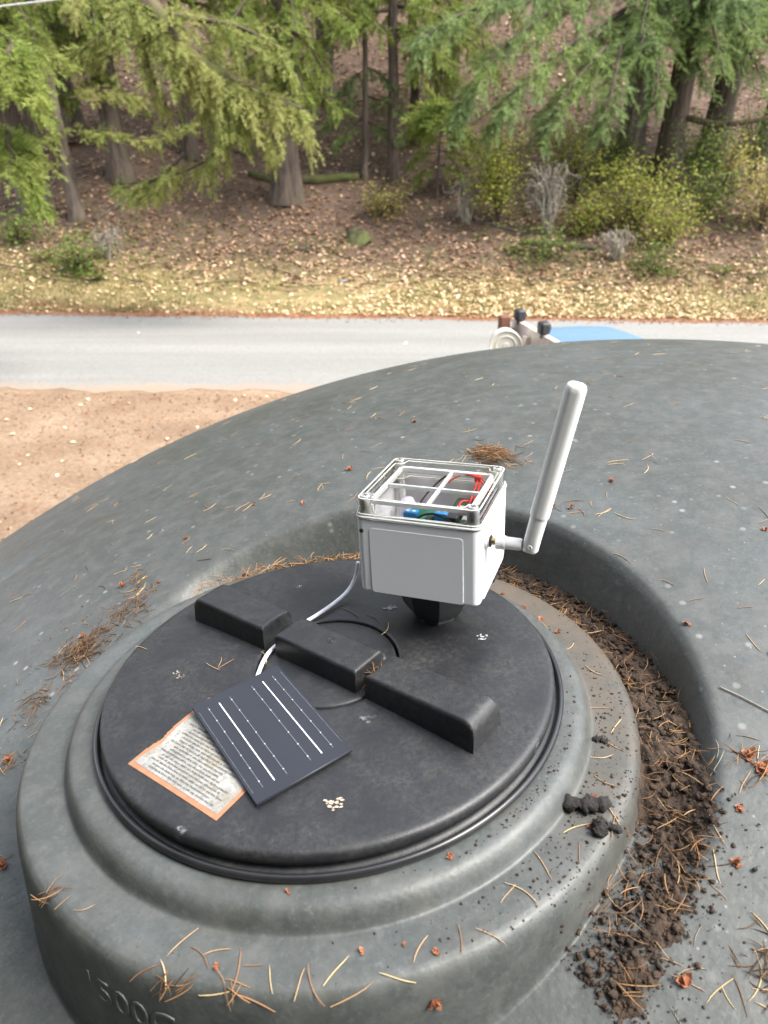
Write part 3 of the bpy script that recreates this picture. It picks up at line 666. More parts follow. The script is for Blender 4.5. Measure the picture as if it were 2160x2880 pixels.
def needle_at(x, y, label, group, f=surf, yaw=None, col=None, sc=None, up=.0003):
    yaw = random.uniform(0, 6.28) if yaw is None else yaw
    k = random.choices(range(5), (5, 3, 4, 1, 1.2))[0] if col is None else col
    o = bpy.data.objects.new('fir_needle', random.choice(NM2[k])); COL.objects.link(o)
    s_ = sc or random.uniform(.75, 1.25)
    o.matrix_world = MT @ frame_on(x, y, f, yaw, up) @ Matrix.Diagonal((s_, s_, s_, 1))
    if label is LAB_D: label = '%s dry needle lying %s' % (CW_[k], zone(x, y))
    elif label is LAB_N:
        a_ = math.degrees(math.atan2(y, x)); label = '%s dry needle on the %s of the ledge round the hatch' % (CW_[k], 'left front' if a_ < -98 else 'front' if a_ < -75 else 'right front' if a_ < -40 else 'right side')
    return tag(o, label, 'needle', group)
CW_ = ('tan', 'orange brown', 'pale straw', 'dark brown', 'grey')
def zone(x, y):
    if y < -.12: return 'near the lower right corner of the tank top' if x > 0 else 'near the lower left of the tank top'
    if x > .33 and y < .22: return 'on the dome right of the soil filled moat'
    if x > .25 and y < .55: return 'on the dome right of the white antenna'
    if y > .75: return 'far up the dome near its skyline'
    if x > .02: return 'on the dome behind the white box'
    if y > .33: return 'on the dome behind and left of the hatch'
    return 'on the dome left of the hatch'
LAB_D = 'dry fir needle lying loose on the open tank dome'; LAB_N = 'dry fir needle lying on the green ledge around the hatch neck'; LAB_L = 'dry brown fir needle lying on the black hatch lid'
GD, GN, GL = 'loose needles on the tank dome', 'loose needles on the neck ledge', 'loose needles on the hatch lid'
q = random.Random(5); cnt = 0
def needle_cluster(x, y, n, spread, lab, grp):
    for _ in range(n): needle_at(x + random.gauss(0, spread), y + random.gauss(0, spread), lab, grp)
# even scatter over the dome in view
while cnt < 228:
    a = q.uniform(-.75, 3.0); r = .37 + (q.random()**.8)*1.0
    x, y = r*math.cos(a), r*math.sin(a)
    if (x - TC[0])**2 + (y - TC[1])**2 > 1.35**2 or abs(x - .06) > .62*(y + .62): continue
    if r > .9 and q.random() < .35: continue
    needle_at(x, y, LAB_D, GD); cnt += 1
    if q.random() < .28: needle_at(x + q.uniform(-.008, .008), y + q.uniform(-.008, .008), LAB_D, GD); cnt += 1
for x, y, n, s_ in ((.344, -.119, 7, .014), (.365, -.135, 5, .012), (.297, -.24, 5, .018), (.31, -.17, 4, .02), (.29, -.285, 4, .012), (.281, .265, 4, .012), (.314, .244, 3, .012), (.37, .1, 4, .03), (-.32, .16, 6, .03), (-.36, .06, 5, .02), (-.33, -.07, 4, .015), (-.29, .31, 5, .015), (-.20, .36, 4, .02), (-.38, .12, 5, .02), (.25, -.262, 5, .012)):
    needle_cluster(x, y, n, s_, LAB_D, GD)
# on the ledge and neck
for a, r, yaw in ((-112, .262, 1.2), (-108, .268, 2.6), (-106, .262, .4), (-102, .271, 1.0), (-100, .268, .1), (-97, .276, 1.9), (-93, .279, 1.3), (-91, .280, 2.0), (-88, .272, .8), (-80, .283, 2.7), (-76, .27, .8), (-70, .273, 1.1), (-60, .262, .3), (-58, .268, 1.8), (-112, .284, 2.2), (-115, .286, .7), (-104, .286, .2), (-99, .287, 2.9), (-86, .286, .4), (-66, .280, 2.2), (-52, .262, 1.2), (-46, .274, .5), (-30, .266, 1.4), (-24, .258, 2.0), (-10, .256, 1.6), (2, .262, .6), (12, .256, 2.2), (22, .25, 1.9), (-42, .262, 2.6), (-36, .279, .9), (-38, .283, .3), (-20, .262, 1.0), (-15, .268, 2.7), (-130, .275, .9)):
    a_r = math.radians(a); needle_at(r*math.cos(a_r), r*math.sin(a_r), LAB_N, GN, yaw=yaw, col=random.choice((0, 2, 2, 0, 1)))
# on the lid
for x, y, yaw in ((-.106, .012, .1), (-.112, .006, .9), (-.100, .008, -.7), (-.062, .012, .5), (-.028, -.06, .2), (-.027, -.064, -.1), (.045, .066, -.3), (.020, .082, -.6), (.058, .044, -1.0), (-.195, .055, 1.3)):
    needle_at(x, y, LAB_L, GL, lidsurf, yaw, random.choice((0, 1, 2)), None, .0006)

def clump_mesh(n, sx, sy, hgt, layers=1.0, wd=.0013, align=None):
    mb = MB()
    for i in range(n):
        V, F = random.choice(NGEO); u = random.gauss(0, .5), random.gauss(0, .5); d2 = min(1, u[0]**2 + u[1]**2)
        yaw = random.uniform(0, 6.28) if align is None else random.gauss(align, .6)
        R = np.array(Matrix.Rotation(yaw, 3, 'Z') @ Matrix.Rotation(random.gauss(0, .22), 3, 'Y')); s_ = random.uniform(.6, 1.15)
        mb.add(V*s_ @ R.T + np.array((u[0]*sx, u[1]*sy, .0006 + hgt*(1 - d2)*random.random())), F)
    return mb
def bud_mesh(seed):
    r_ = random.Random(seed); mb = MB(); n = r_.randint(7, 11)
    for i in range(n):
        a = r_.uniform(0, 6.28); e = r_.uniform(.1, 1.2); L = r_.uniform(.0035, .006); wd = L*.36; d = np.array((math.cos(a)*math.cos(e), math.sin(a)*math.cos(e)*.8, math.sin(e)*.8)); s_ = np.cross(d, (0, 0, 1)); s_ /= np.linalg.norm(s_); u = np.cross(s_, d)
        V = [(0, 0, .001), d*L*.5 + s_*wd + u*.0004, d*L + u*.0012, d*L*.5 - s_*wd + u*.0004, d*L*.5 - u*.0006]
        mb.add(V, [(0, 1, 4), (1, 2, 4), (2, 3, 4), (3, 0, 4), (0, 3, 1), (1, 3, 2)])
    return mb.mesh('bud', False)
BUDS = [bud_mesh(i) for i in range(5)]
for b in BUDS: b.materials.append(M['bud'])
def bud_at(x, y, label, f=surf, s_=1.0, grp='orange brown bud scales on the tank'):
    o = bpy.data.objects.new('bud_scale', random.choice(BUDS)); COL.objects.link(o)
    o.matrix_world = MT @ frame_on(x, y, f, random.uniform(0, 6.28), .0002) @ Matrix.Diagonal((s_, s_, s_, 1))
    return tag(o, label, 'bud scale', grp)
for x, y, s_ in ((.366, .30, 1.5), (.281, .265, 1.7), (.30, .25, 1.2), (.018, .476, 1.6), (-.31, .325, 1.6), (.246, -.268, 1.6), (.356, -.118, 1.7), (.362, -.13, 1.8), (.073, -.282, 1.3), (.36, .03, 1.3), (.33, -.16, 1.0), (-.376, .061, 1.5), (-.33, -.07, 1.6), (-.25, .3, 1.1), (-.34, .235, 1.2), (.50, .16, 1.0), (.42, -.02, 1.0), (.13, .62, 1.2), (-.05, .40, 1.2), (-.23, .40, 1.0), (.31, -.2, 1.2), (-.205, .07, 1.9), (-.13, .44, 1.1)):
    bud_at(x, y, '%s orange brown bud scale %s' % ('large' if s_ > 1.45 else 'small', zone(x, y)), surf, s_)
for a, r, s_ in ((-35, .262, 1.1), (-96, .226, .7), (-84, .262, .8), (-66, .227, .8), (-78, .264, .6), (-74, .276, .8), (-105, .272, .7), (-41, .27, .9), (24, .252, 1.3), (30, .244, 1.3), (36, .238, 1.1), (18, .256, 1.0)):
    bud_at(r*math.cos(math.radians(a)), r*math.sin(math.radians(a)), 'small orange brown bud scale lying on the ledge around the hatch', surf, s_, 'bud scales on the neck ledge')
CL = [('dense flat pile of brown fir needles on the dome behind the white box', .232, .418, 280, .046, .024, .016, .3, NMIX),
      ('tuft of long tan needles with a bud on the dome left of the hatch', -.290, .335, 26, .030, .012, .007, .7, NMIX),
      ('largest dark drift of needles against the left side of the neck', -.334, .205, 260, .032, .050, .007, None, NMIXD),
      ('dark needle drift just above the largest drift left of the hatch', -.276, .262, 80, .030, .035, .005, None, NMIXD),
      ('thin needle scatter at the lower end of the left drift', -.372, .130, 40, .030, .034, .004, None, NMIXD),
      ('spiky needle tuft beside the moat wall on the right of the tank', .352, -.122, 26, .028, .022, .010, None, NMIX),
      ('brown needle litter in the lower right corner of the tank top', .305, -.268, 55, .020, .024, .005, None, NMIXD),
      ('small needle tuft on the front edge of the neck', -.098, -.268, 12, .016, .008, .006, .8, NMIX),
      ('needle bunch hanging at the left front edge of the neck', -.205, -.196, 10, .010, .016, .008, 1.2, NMIX),
      ('orange needle bunch at the left edge of the photograph', -.372, .052, 22, .014, .022, .009, 1.2, NMIX),
      ('needle star on the front lip of the neck', -.056, -.276, 7, .010, .008, .003, None, NMIX)]
for lab, x, y, n, sx, sy, hg, al, m_ in CL:
    o = clump_mesh(n, sx, sy, hg, align=al).build('needle_clump', m_, None, True); o.matrix_world = MT @ frame_on(x, y, surf, 0, -.0005); tag(o, lab, 'needle pile', 'needle piles on the tank')
# needles lodged between the handle blocks
p2 = Ud*.0615 - Wd*.001
o = clump_mesh(26, .008, .020, .020).build('needle_clump', NMIX, None, True); o.matrix_world = MT @ Matrix.Translation((p2[0], p2[1], .0085)) @ Matrix.Rotation(UA, 4, 'Z'); tag(o, 'needles lodged in the gap between two handle blocks', 'needle pile', 'needle piles on the tank')
# moat soil
def soil_top(a, r):
    """a in degrees; soil fills the uphill moat"""
    s_ = sstep(-56, -44, a)*sstep(136, 112, a)
    return -.0570 - .012*sstep(60, 110, a) + .004*sstep(20, -20, a) - .030*(1 - s_) - .022*sstep(-25, -50, a)
def n2(X, Y, f, seed):
    q_ = np.random.default_rng(seed); z = 0
    for k in range(6):
        a = q_.uniform(0, 6.28); ff = f*1.5**k; z = z + np.sin(ff*(X*math.cos(a) + Y*math.sin(a)) + q_.uniform(0, 6.28))*np.sin(ff*(Y*math.cos(a) - X*math.sin(a)) + q_.uniform(0, 6.28))/1.35**k
    return z
aa = np.linspace(-58, 138, 520); rr = np.linspace(.284, .368, 64); A, Rr = np.meshgrid(aa, rr, indexing='ij')
X, Y = Rr*np.cos(np.radians(A)), Rr*np.sin(np.radians(A))
Z = soil_top(A, Rr) + .0028*n2(X, Y, 90, 2) + .0014*n2(X, Y, 330, 4) - .10*np.clip(Rr - .335, 0, 1)*sstep(-60, -20, A)*0 + .05*(Rr - .32)*sstep(0, 40, A)
base = surf(X, Y)
thin = base + .0058*np.exp(-((Rr - .326 - .010*sstep(-30, -50, A))/.020)**2)*sstep(-57, -46, A + 4*n2(X, Y, 60, 8)) - .0032 + .0016*n2(X, Y, 140, 2) + .0014*n2(X, Y, 420, 4)
bl = sstep(-34, -16, A); Z = thin*(1 - bl) + Z*bl; Z = np.maximum(Z, base - .004)
keep = (Z > base - .0030)
mb = MB().grid(np.stack([X, Y, Z], -1)[:, ::-1]); kk = keep[:, ::-1].ravel(); F = mb.F[0]; mb.F[0] = F[kk[F].any(1)]
o = mb.build('moat_soil', M['soil'], None, True); o.matrix_world = MT; tag(o, 'dark crumbly soil and needles filling the moat around the neck', 'soil', kind='stuff')
def soil_z(x, y):
    a = np.degrees(np.arctan2(y, x)); bl_ = sstep(-34, -16, a); s0 = surf(x, y); return np.maximum(soil_top(a, np.hypot(x, y))*bl_ + (s0 + .002)*(1 - bl_), s0)
mb = MB(); ico = bmesh.new(); bmesh.ops.create_icosphere(ico, subdivisions=2, radius=1); IV = np.array([v.co[:] for v in ico.verts]); IF = np.array([[v.index for v in f.verts] for f in ico.faces]); ico.free()
ico = bmesh.new(); bmesh.ops.create_icosphere(ico, subdivisions=1, radius=1); IV1 = np.array([v.co[:] for v in ico.verts]); IF1 = np.array([[v.index for v in f.verts] for f in ico.faces]); ico.free()
def lump(mb, p, s_, flat=.7):
    if s_ < .0022:
        mb.add(IV1*(1 + .25*rng.standard_normal((len(IV1), 1)))*np.array((s_*random.uniform(.8, 1.3), s_*random.uniform(.8, 1.3), s_*flat)) + np.array(p), IF1); return
    V = IV*(1 + .18*np.sin(IV @ rng.standard_normal(3)*3 + rng.uniform(0, 6))[:, None] + .13*rng.standard_normal((len(IV), 1)))*np.array((s_*random.uniform(.8, 1.3), s_*random.uniform(.8, 1.3), s_*flat)); mb.add(V + np.array(p), IF)
for i in range(4600):
    a = random.uniform(-55, 118); r = random.uniform(.290, .348); x, y = r*math.cos(math.radians(a)), r*math.sin(math.radians(a))
    if a > -20 and soil_top(a, r) < surf(x, y) - .003: continue
    if a < -20 and random.random() < abs(r - .325)/.035: continue
    lump(mb, (x, y, float(soil_z(x, y)) + random.uniform(-.001, .0025)), .0008 + .0034*random.random()**3*(1.0 if a > -25 else .6))
for i in range(750):        # crumbs spilt on the ledge and the dome
    if random.random() < .6: a = random.gauss(-28, 24); r = random.uniform(.250, .288)
    elif random.random() < .6: a = random.gauss(-45, 7); r = random.uniform(.31, .39)
    else: a = random.gauss(-40, 16); r = random.uniform(.224, .232)
    x, y = r*math.cos(math.radians(a)), r*math.sin(math.radians(a)); lump(mb, (x, y, float(surf(x, y)) + .0002), .0004 + .0011*random.random()**3)
for i in range(1500):
    a = random.uniform(-56, -24); r = random.gauss(.328, .017); x, y = r*math.cos(math.radians(a)), r*math.sin(math.radians(a)); lump(mb, (x, y, float(surf(x, y)) + random.uniform(0, .003)), .0004 + .0016*random.random()**2)
o = mb.build('soil_crumbs', M['soil'], None, True); o.matrix_world = MT; tag(o, 'crumbs and small clods of dark soil in and beside the moat', 'soil', kind='stuff')
mb = MB()
for i in range(680):
    a = random.uniform(-54, 134); r = random.uniform(.290, .350); x, y = r*math.cos(math.radians(a)), r*math.sin(math.radians(a))
    if soil_top(a, r) < surf(x, y) - .006: continue
    V, F = random.choice(NGEO); R = np.array(Matrix.Rotation(random.uniform(0, 6.28), 3, 'Z') @ Matrix.Rotation(random.gauss(0, .25), 3, 'Y'))
    mb.add(V*random.uniform(.5, 1.1) @ R.T + np.array((x, y, float(soil_z(x, y)) + .0015 + random.uniform(0, .004))), F)
for i in range(260):        # orange strip behind the lid
    a = random.uniform(62, 128); r = random.uniform(.288, .318); x, y = r*math.cos(math.radians(a)), r*math.sin(math.radians(a))
    V, F = random.choice(NGEO); R = np.array(Matrix.Rotation(random.uniform(0, 6.28), 3, 'Z') @ Matrix.Rotation(random.gauss(0, .3), 3, 'Y'))
    mb.add(V*random.uniform(.5, 1.1) @ R.T + np.array((x, y, max(float(soil_z(x, y)), -.056) + random.uniform(.001, .012))), F)
o = mb.build('moat_needles', NMIX, None, True); o.matrix_world = MT; tag(o, 'dry needles mixed into the soil of the moat', 'needle litter', kind='stuff')
mb = MB()
for i in range(420):        # dark crumbs and needle bits drifted on the left of the dome
    x, y = random.gauss(-.335, .035), random.gauss(.19, .07)
    if math.hypot(x, y) < .292: continue
    if random.random() < .5: lump(mb, (x, y, float(surf(x, y)) + .0002), .0004 + .0014*random.random()**2)
    else:
        V, F = random.choice(NGEO); R = np.array(Matrix.Rotation(random.uniform(0, 6.28), 3, 'Z')); mb.add(V*random.uniform(.25, .6) @ R.T + np.array((x, y, float(surf(x, y)) + .0005)), F)
o = mb.build('fine_litter', NMIXD, None, False); o.matrix_world = MT; tag(o, 'fine dark litter drifted on the dome left of the hatch', 'litter', kind='stuff')
def bark_piece(x, y, L, wd, ht, yaw, label):
    nx, ny = 16, 8; u, v = np.meshgrid(np.linspace(-1, 1, nx), np.linspace(0, 2*math.pi, ny, endpoint=False), indexing='ij')
    rad = np.sqrt(np.clip(1 - np.abs(u)**5, .05, 1))*(1 + .32*rng.standard_normal(u.shape))
    P = np.stack([u*L/2, np.cos(v)*wd/2*rad, ht/2 + np.sin(v)*ht/2*rad], -1); mb = MB()
    V = P.reshape(-1, 3); F = [(i*ny + j, (i+1)*ny + j, (i+1)*ny + (j+1) % ny, i*ny + (j+1) % ny) for i in range(nx-1) for j in range(ny)]
    mb.add(V, F); mb.F.append(np.array([[j for j in range(ny)]])); mb.F.append(np.array([[(nx-1)*ny + j for j in range(ny)][::-1]]))
    o = mb.build('bark_piece', M['bark_bit'], None, True); o.matrix_world = MT @ frame_on(x, y, surf, yaw, -.001); tag(o, label, 'bark', 'charred bark bits on the ledge')
bark_piece(.207, -.157, .040, .012, .009, -1.0, 'largest blackened bark piece on the ledge right of the lid')
bark_piece(.210, -.180, .014, .010, .009, .3, 'rounder black bark crumb below the largest bark piece')
bark_piece(.2185, -.1755, .022, .006, .005, 1.9, 'thin upright black bark strip nearest the moat')
bark_piece(.240, -.085, .014, .006, .004, 1.4, 'small dark bark flake higher up on the brown ledge')
P = curve_pts([(.3590, -.050), (.372, -.062), (.392, -.083), (.41, -.10)], 16); P3 = np.column_stack([P, [float(surf(a, b)) + .0016 for a, b in P]])
o = MB().tube(P3, .0007, 6).build('twig', M['twig'], None, True); o.matrix_world = MT; tag(o, 'thin straight grey twig on the dome at the right edge', 'twig')

# ------------------------------------------------------------------ pickup truck behind the tank
truck = empty('pickup_truck', Matrix.Translation((1.56, 5.05, 0)) @ Matrix.Rotation(math.radians(14), 4, 'Z')); tag(truck, 'blue pickup truck parked behind the tank with only its cab roof showing', 'pickup truck')
bluep = simple('blue_car_paint', (.10, .175, .275), (.09, .16, .255), 3, .5); glass = simple('dark_car_glass', (.01, .012, .014), None, 5, .06); rubber = simple('tyre_rubber', (.02, .02, .02), None, 40, .8); chrome = simple('dull_chrome', (.5, .5, .5), None, 30, .3, metal=.9)
whitew = simple('grimy_white_painted_wood', (.62, .56, .50), (.38, .30, .25), 9, .7, .3, .004); brownw = simple('brown_stained_wood', (.16, .06, .03), (.09, .035, .02), 7, .7, .3, .004)
def xsec(prof, w0, parent, name, m, inset=lambda z: 0.0):
    P = np.array(prof); n = len(P); ys = [-1, -.94, -.6, 0, .6, .94, 1]; V = []
    for s_ in ys:
        sh = .03 if abs(s_) == 1 else 0
        for x, z in P: V.append((x*(1 - sh*.1), s_*(w0 - inset(z)), z - sh*(1 if z > 1.5 else 0) + (.03*(1 - s_*s_) if z > 1.45 else 0)))
    mb = MB(); mb.add(V, [(i*n + j, i*n + (j+1) % n, (i+1)*n + (j+1) % n, (i+1)*n + j) for i in range(len(ys)-1) for j in range(n)])
    mb.F.append(np.array([[j for j in range(n)][::-1]])); mb.F.append(np.array([[(len(ys)-1)*n + j for j in range(n)]])); return mb.build(name, m, parent, auto=60)
ins = lambda z: max(0, (z - 1.0)*.22)
xsec([(-.40, .45), (2.25, .45), (2.35, .55), (2.35, .80), (2.25, .95), (1.2, 1.05), (.95, 1.08), (-.40, 1.08)], .86, truck, 'cab_body', bluep)
xsec([(-.36, 1.081), (1.02, 1.081), (.93, 1.30), (.89, 1.38), (.83, 1.46), (.74, 1.525), (.60, 1.568), (.34, 1.587), (.04, 1.59), (-.16, 1.585), (-.28, 1.565), (-.33, 1.525), (-.345, 1.48)], .84, truck, 'cab_roof', bluep, ins)
for s_ in (-1, 1):
    V = [(-.25, s_*.835, 1.11), (.88, s_*.835, 1.11), (.60, s_*.755, 1.45), (-.25, s_*.755, 1.45)]; MB().add(np.array(V), [(0, 1, 2, 3) if s_ < 0 else (3, 2, 1, 0)]).build('side_window', glass, truck)
    MB().lathe([(.05, 0), (.08, .02), (.07, .05), (.01, .055)], 16, (2.33, s_*.65, .74), qz((1, 0, 0))).build('headlight', chrome, truck, smooth=True)
    MB().box((.85, s_*.93, 1.12), (.08, .16, .14)).build('wing_mirror', rubber, truck)
V = [(1.035, -.80, 1.10), (1.035, .80, 1.10), (.95, .765, 1.29), (.95, -.765, 1.29)]; MB().add(np.array(V), [(0, 1, 2, 3)]).build('windscreen', glass, truck)
MB().box((-1.40, 0, .62), (1.94, 1.66, .10)).box((-1.40, -.81, .84), (1.94, .06, .36)).box((-1.40, .81, .84), (1.94, .06, .36)).box((-2.36, 0, .84), (.05, 1.60, .36)).box((-.455, 0, .84), (.05, 1.60, .36)).build('truck_bed', bluep, truck)
for x in (1.55, -1.45):
    for s_ in (-1, 1):
        wh = MB().lathe([(.20, -.10), (.33, -.10), (.36, -.06), (.36, .06), (.33, .10), (.20, .10)], 32, (x, s_*.76, .36), qz((0, 1, 0))).build('wheel', rubber, truck, smooth=True)
        MB().lathe([(.21, 0), (.20, .02), (.07, .03), (.01, .05)], 24, (x, s_*.80, .36), qz((0, s_, 0))).build('rim', chrome, wh, smooth=True)
# rack behind the cab, with two work lights
rk = MB().box((-.46, -.14, 1.745), (.045, .74, .11)).build('rack_board', whitew, truck); rk['label'] = 'grimy white board of the rack behind the cab'
for y in (-.42, -.10, .20): MB().box((-.502, y, 1.23), (.035, .06, 1.02)).build('rack_post', whitew, truck)
def light(y):
    L = bevel(MB().box((-.47, y, 1.848), (.075, .085, .085)).build('work_light', M['blackp'], truck), .018, 3)
    MB().box((-.47, y, 1.80), (.03, .04, .05)).build('bracket', M['blackp'], L)
    MB().lathe([(.032, 0), (.029, .006), (.001, .009)], 16, (-.432, y, 1.848), qz((1, 0, 0))).build('lens', glass, L, smooth=True)
light(-.30); light(.12)
def tw(x, y, z): return truck.matrix_world @ Vector((x, y, z))
o = bevel(MB().box((0, 0, .585), (.075, .075, 1.17)).build('wooden_post', brownw, None), .006, 2); o.matrix_world = Matrix.Translation(tw(-.585, .135, .672)) @ Matrix.Rotation(math.radians(12), 4, 'Z') ; tag(o, 'brown wooden post standing in the truck bed behind the rack', 'post')
cr = empty('wooden_crate', Matrix.Translation(tw(-.71, -.17, .672)) @ Matrix.Rotation(math.radians(12), 4, 'Z')); tag(cr, 'plain wooden crate in the truck bed under the white bucket', 'crate')
for k in range(5):
    for s_ in (-1, 1): MB().box((0, s_*.18, .07 + k*.180), (.26, .018, .14)).build('slat', brownw, cr)
    for s_ in (-1, 1): MB().box((s_*.125, 0, .07 + k*.180), (.018, .34, .14)).build('slat', brownw, cr)
MB().box((0, 0, .90), (.26, .38, .02)).build('top_board', brownw, cr)
bwh = simple('off_white_bucket_plastic', (.66, .64, .55), (.56, .54, .46), 8, .5)
bk = empty('bucket', Matrix.Translation(tw(-.69, -.17, .672 + .910 + .1175)) @ Matrix.Rotation(math.radians(-2), 4, 'Z') @ Matrix.Rotation(math.radians(90), 4, 'X')); tag(bk, 'off white round bucket lying on its side in the truck bed', 'bucket')
MB().lathe([(.001, -.13), (.100, -.13), (.104, -.12), (.110, .0)], 40).build('bucket_wall', bwh, bk, auto=60)
ld = MB().lathe([(.115, -.02), (.117, .010), (.112, .014), (.107, .010), (.104, .005), (.078, .005), (.074, .009), (.068, .009), (.064, .004), (.025, .004), (.022, .007), (.001, .007)], 48).build('bucket_lid', bwh, bk, auto=45)

# ------------------------------------------------------------------ forest
NEED = island('fir_foliage_green', [(0.081, 0.138, 0.025), (0.161, 0.230, 0.044), (0.253, 0.310, 0.069), (0.115, 0.184, 0.034), (0.310, 0.310, 0.092)], .6, .5, .8, (0.253, 0.287, 0.069), .2)  # lighter noise patches paint sunlit tips into these foliage colours
NEEDB = island('fir_foliage_bluish', [(0.078, 0.138, 0.050), (0.144, 0.222, 0.084), (0.228, 0.300, 0.126), (0.108, 0.180, 0.062), (0.276, 0.312, 0.132)], .6, .5, .7, (0.228, 0.300, 0.096), .2)
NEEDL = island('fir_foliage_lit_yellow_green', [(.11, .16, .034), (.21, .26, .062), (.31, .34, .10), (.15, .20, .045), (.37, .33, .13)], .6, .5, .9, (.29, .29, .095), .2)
def make_twig(n=4):
    """unit twig along +x with needle pairs: one thin triangle per needle"""
    V = []; F = []
    for i in range(n):
        t_ = (i + .4)/n
        for s_ in (-1, 1):
            ln = .50*(1 - .35*t_); b = np.array((t_*.92, 0, 0)); d = np.array((.72, s_*.66, .15 if (i + (s_ > 0)) % 2 else .55)); d /= np.linalg.norm(d); e = np.array((.085, 0, .0))
            k = len(V); V += [b - e, b + e, b + d*ln]; F.append((k, k+1, k+2))
    k = len(V); V += [np.array((.75, -.06, 0)), np.array((.75, .06, 0)), np.array((1.25, 0, .03))]; F.append((k, k+1, k+2))
    return np.array(V), np.array(F)
TWV, TWF = make_twig()
def unit(v): return v/(np.linalg.norm(v, axis=-1, keepdims=True) + 1e-9)
NTW = [0]
class Foliage:
    def __init__(s): s.A = []
    def twigs(s, P, D, U, L): s.A.append((P, D, U, L))
    def build(s, name, m, parent):
        P, D, U, L = (np.concatenate([q_[i] for q_ in s.A]) for i in range(4)); NTW[0] += len(P)
        D = unit(D); Sd = unit(np.cross(U, D)); U = np.cross(D, Sd)
        V = P[:, None] + L[:, None, None]*(TWV[None, :, 0:1]*D[:, None] + TWV[None, :, 1:2]*Sd[:, None] + TWV[None, :, 2:3]*U[:, None])
        F = TWF[None] + (np.arange(len(P))*len(TWV))[:, None, None]
        return MB().add(V.reshape(-1, 3), F.reshape(-1, 3)).build(name, m, parent)
def rnd3(s_): return rng.standard_normal(3)*s_
UPZ = np.array((0, 0, 1.))
def spray(fo, wood, twigs, path, r0, sec_len, droop, density=1.0, twl=.125, start=.12, hang=.0):
    """a limb along path with hanging side branchlets, each set with needle twigs"""
    path = curve_pts(path, 22); n = len(path); Lt = np.linalg.norm(np.diff(path, axis=0), axis=1).sum()
    wood.tube(path, np.linspace(r0, max(.006, r0*.18), n), 6)
    nb = max(5, int(Lt*12*density))
    for k in range(nb):
        t_ = start + (1 - start)*(k + random.random())/nb; x = t_*(n - 1); i = min(int(x), n - 2); p = path[i] + (path[i+1] - path[i])*(x - i); T = unit(path[i+1] - path[i])
        side = unit(np.cross(T, UPZ)); s_ = -1 if k % 2 else 1
        L = sec_len*(1.1 - .6*t_)*random.uniform(.35, 1.4)
        d = unit(side*s_*random.uniform(.25, 1) + T*random.uniform(.2, .9) + np.array((0, 0, random.uniform(-.6, .3) - hang)))
        m_ = max(4, int(L/.047)); j = np.arange(m_)
        dv = d + np.cumsum(rng.standard_normal((m_, 3))*.08, 0); dv[:, 2] -= np.cumsum(droop*rng.uniform(.2, 1.7, m_))/m_; dv = unit(dv)
        pts = p + np.cumsum(dv, 0)*L/m_
        sd = np.cross(dv, UPZ); ln = np.linalg.norm(sd, axis=1, keepdims=True); sd = np.where(ln < .15, side, sd/(ln + 1e-9)); up = np.cross(sd, dv)
        for e in (-1, 1):
            ph = rng.normal(0, .7, (m_, 1)); pp = sd*e*np.cos(ph) + up*np.sin(ph)
            td = dv*rng.uniform(.3, 1.1, (m_, 1)) + pp*rng.uniform(.3, 1, (m_, 1)) + rng.standard_normal((m_, 3))*.2; td[:, 2] -= .3*droop*rng.random(m_)
            fo.twigs(pts + rng.standard_normal((m_, 3))*.018, td, up + rng.standard_normal((m_, 3))*.5, twl*np.exp(rng.normal(-.1, .32, m_))*(1.15 - .45*j/m_))
        fo.twigs(pts[-1:], dv[-1:] + .1*rng.standard_normal((1, 3)), up[-1:], np.array([twl*1.2]))
        if L > .35: twigs.tube(np.vstack([p, pts])[::max(1, m_//2)], .004, 3)
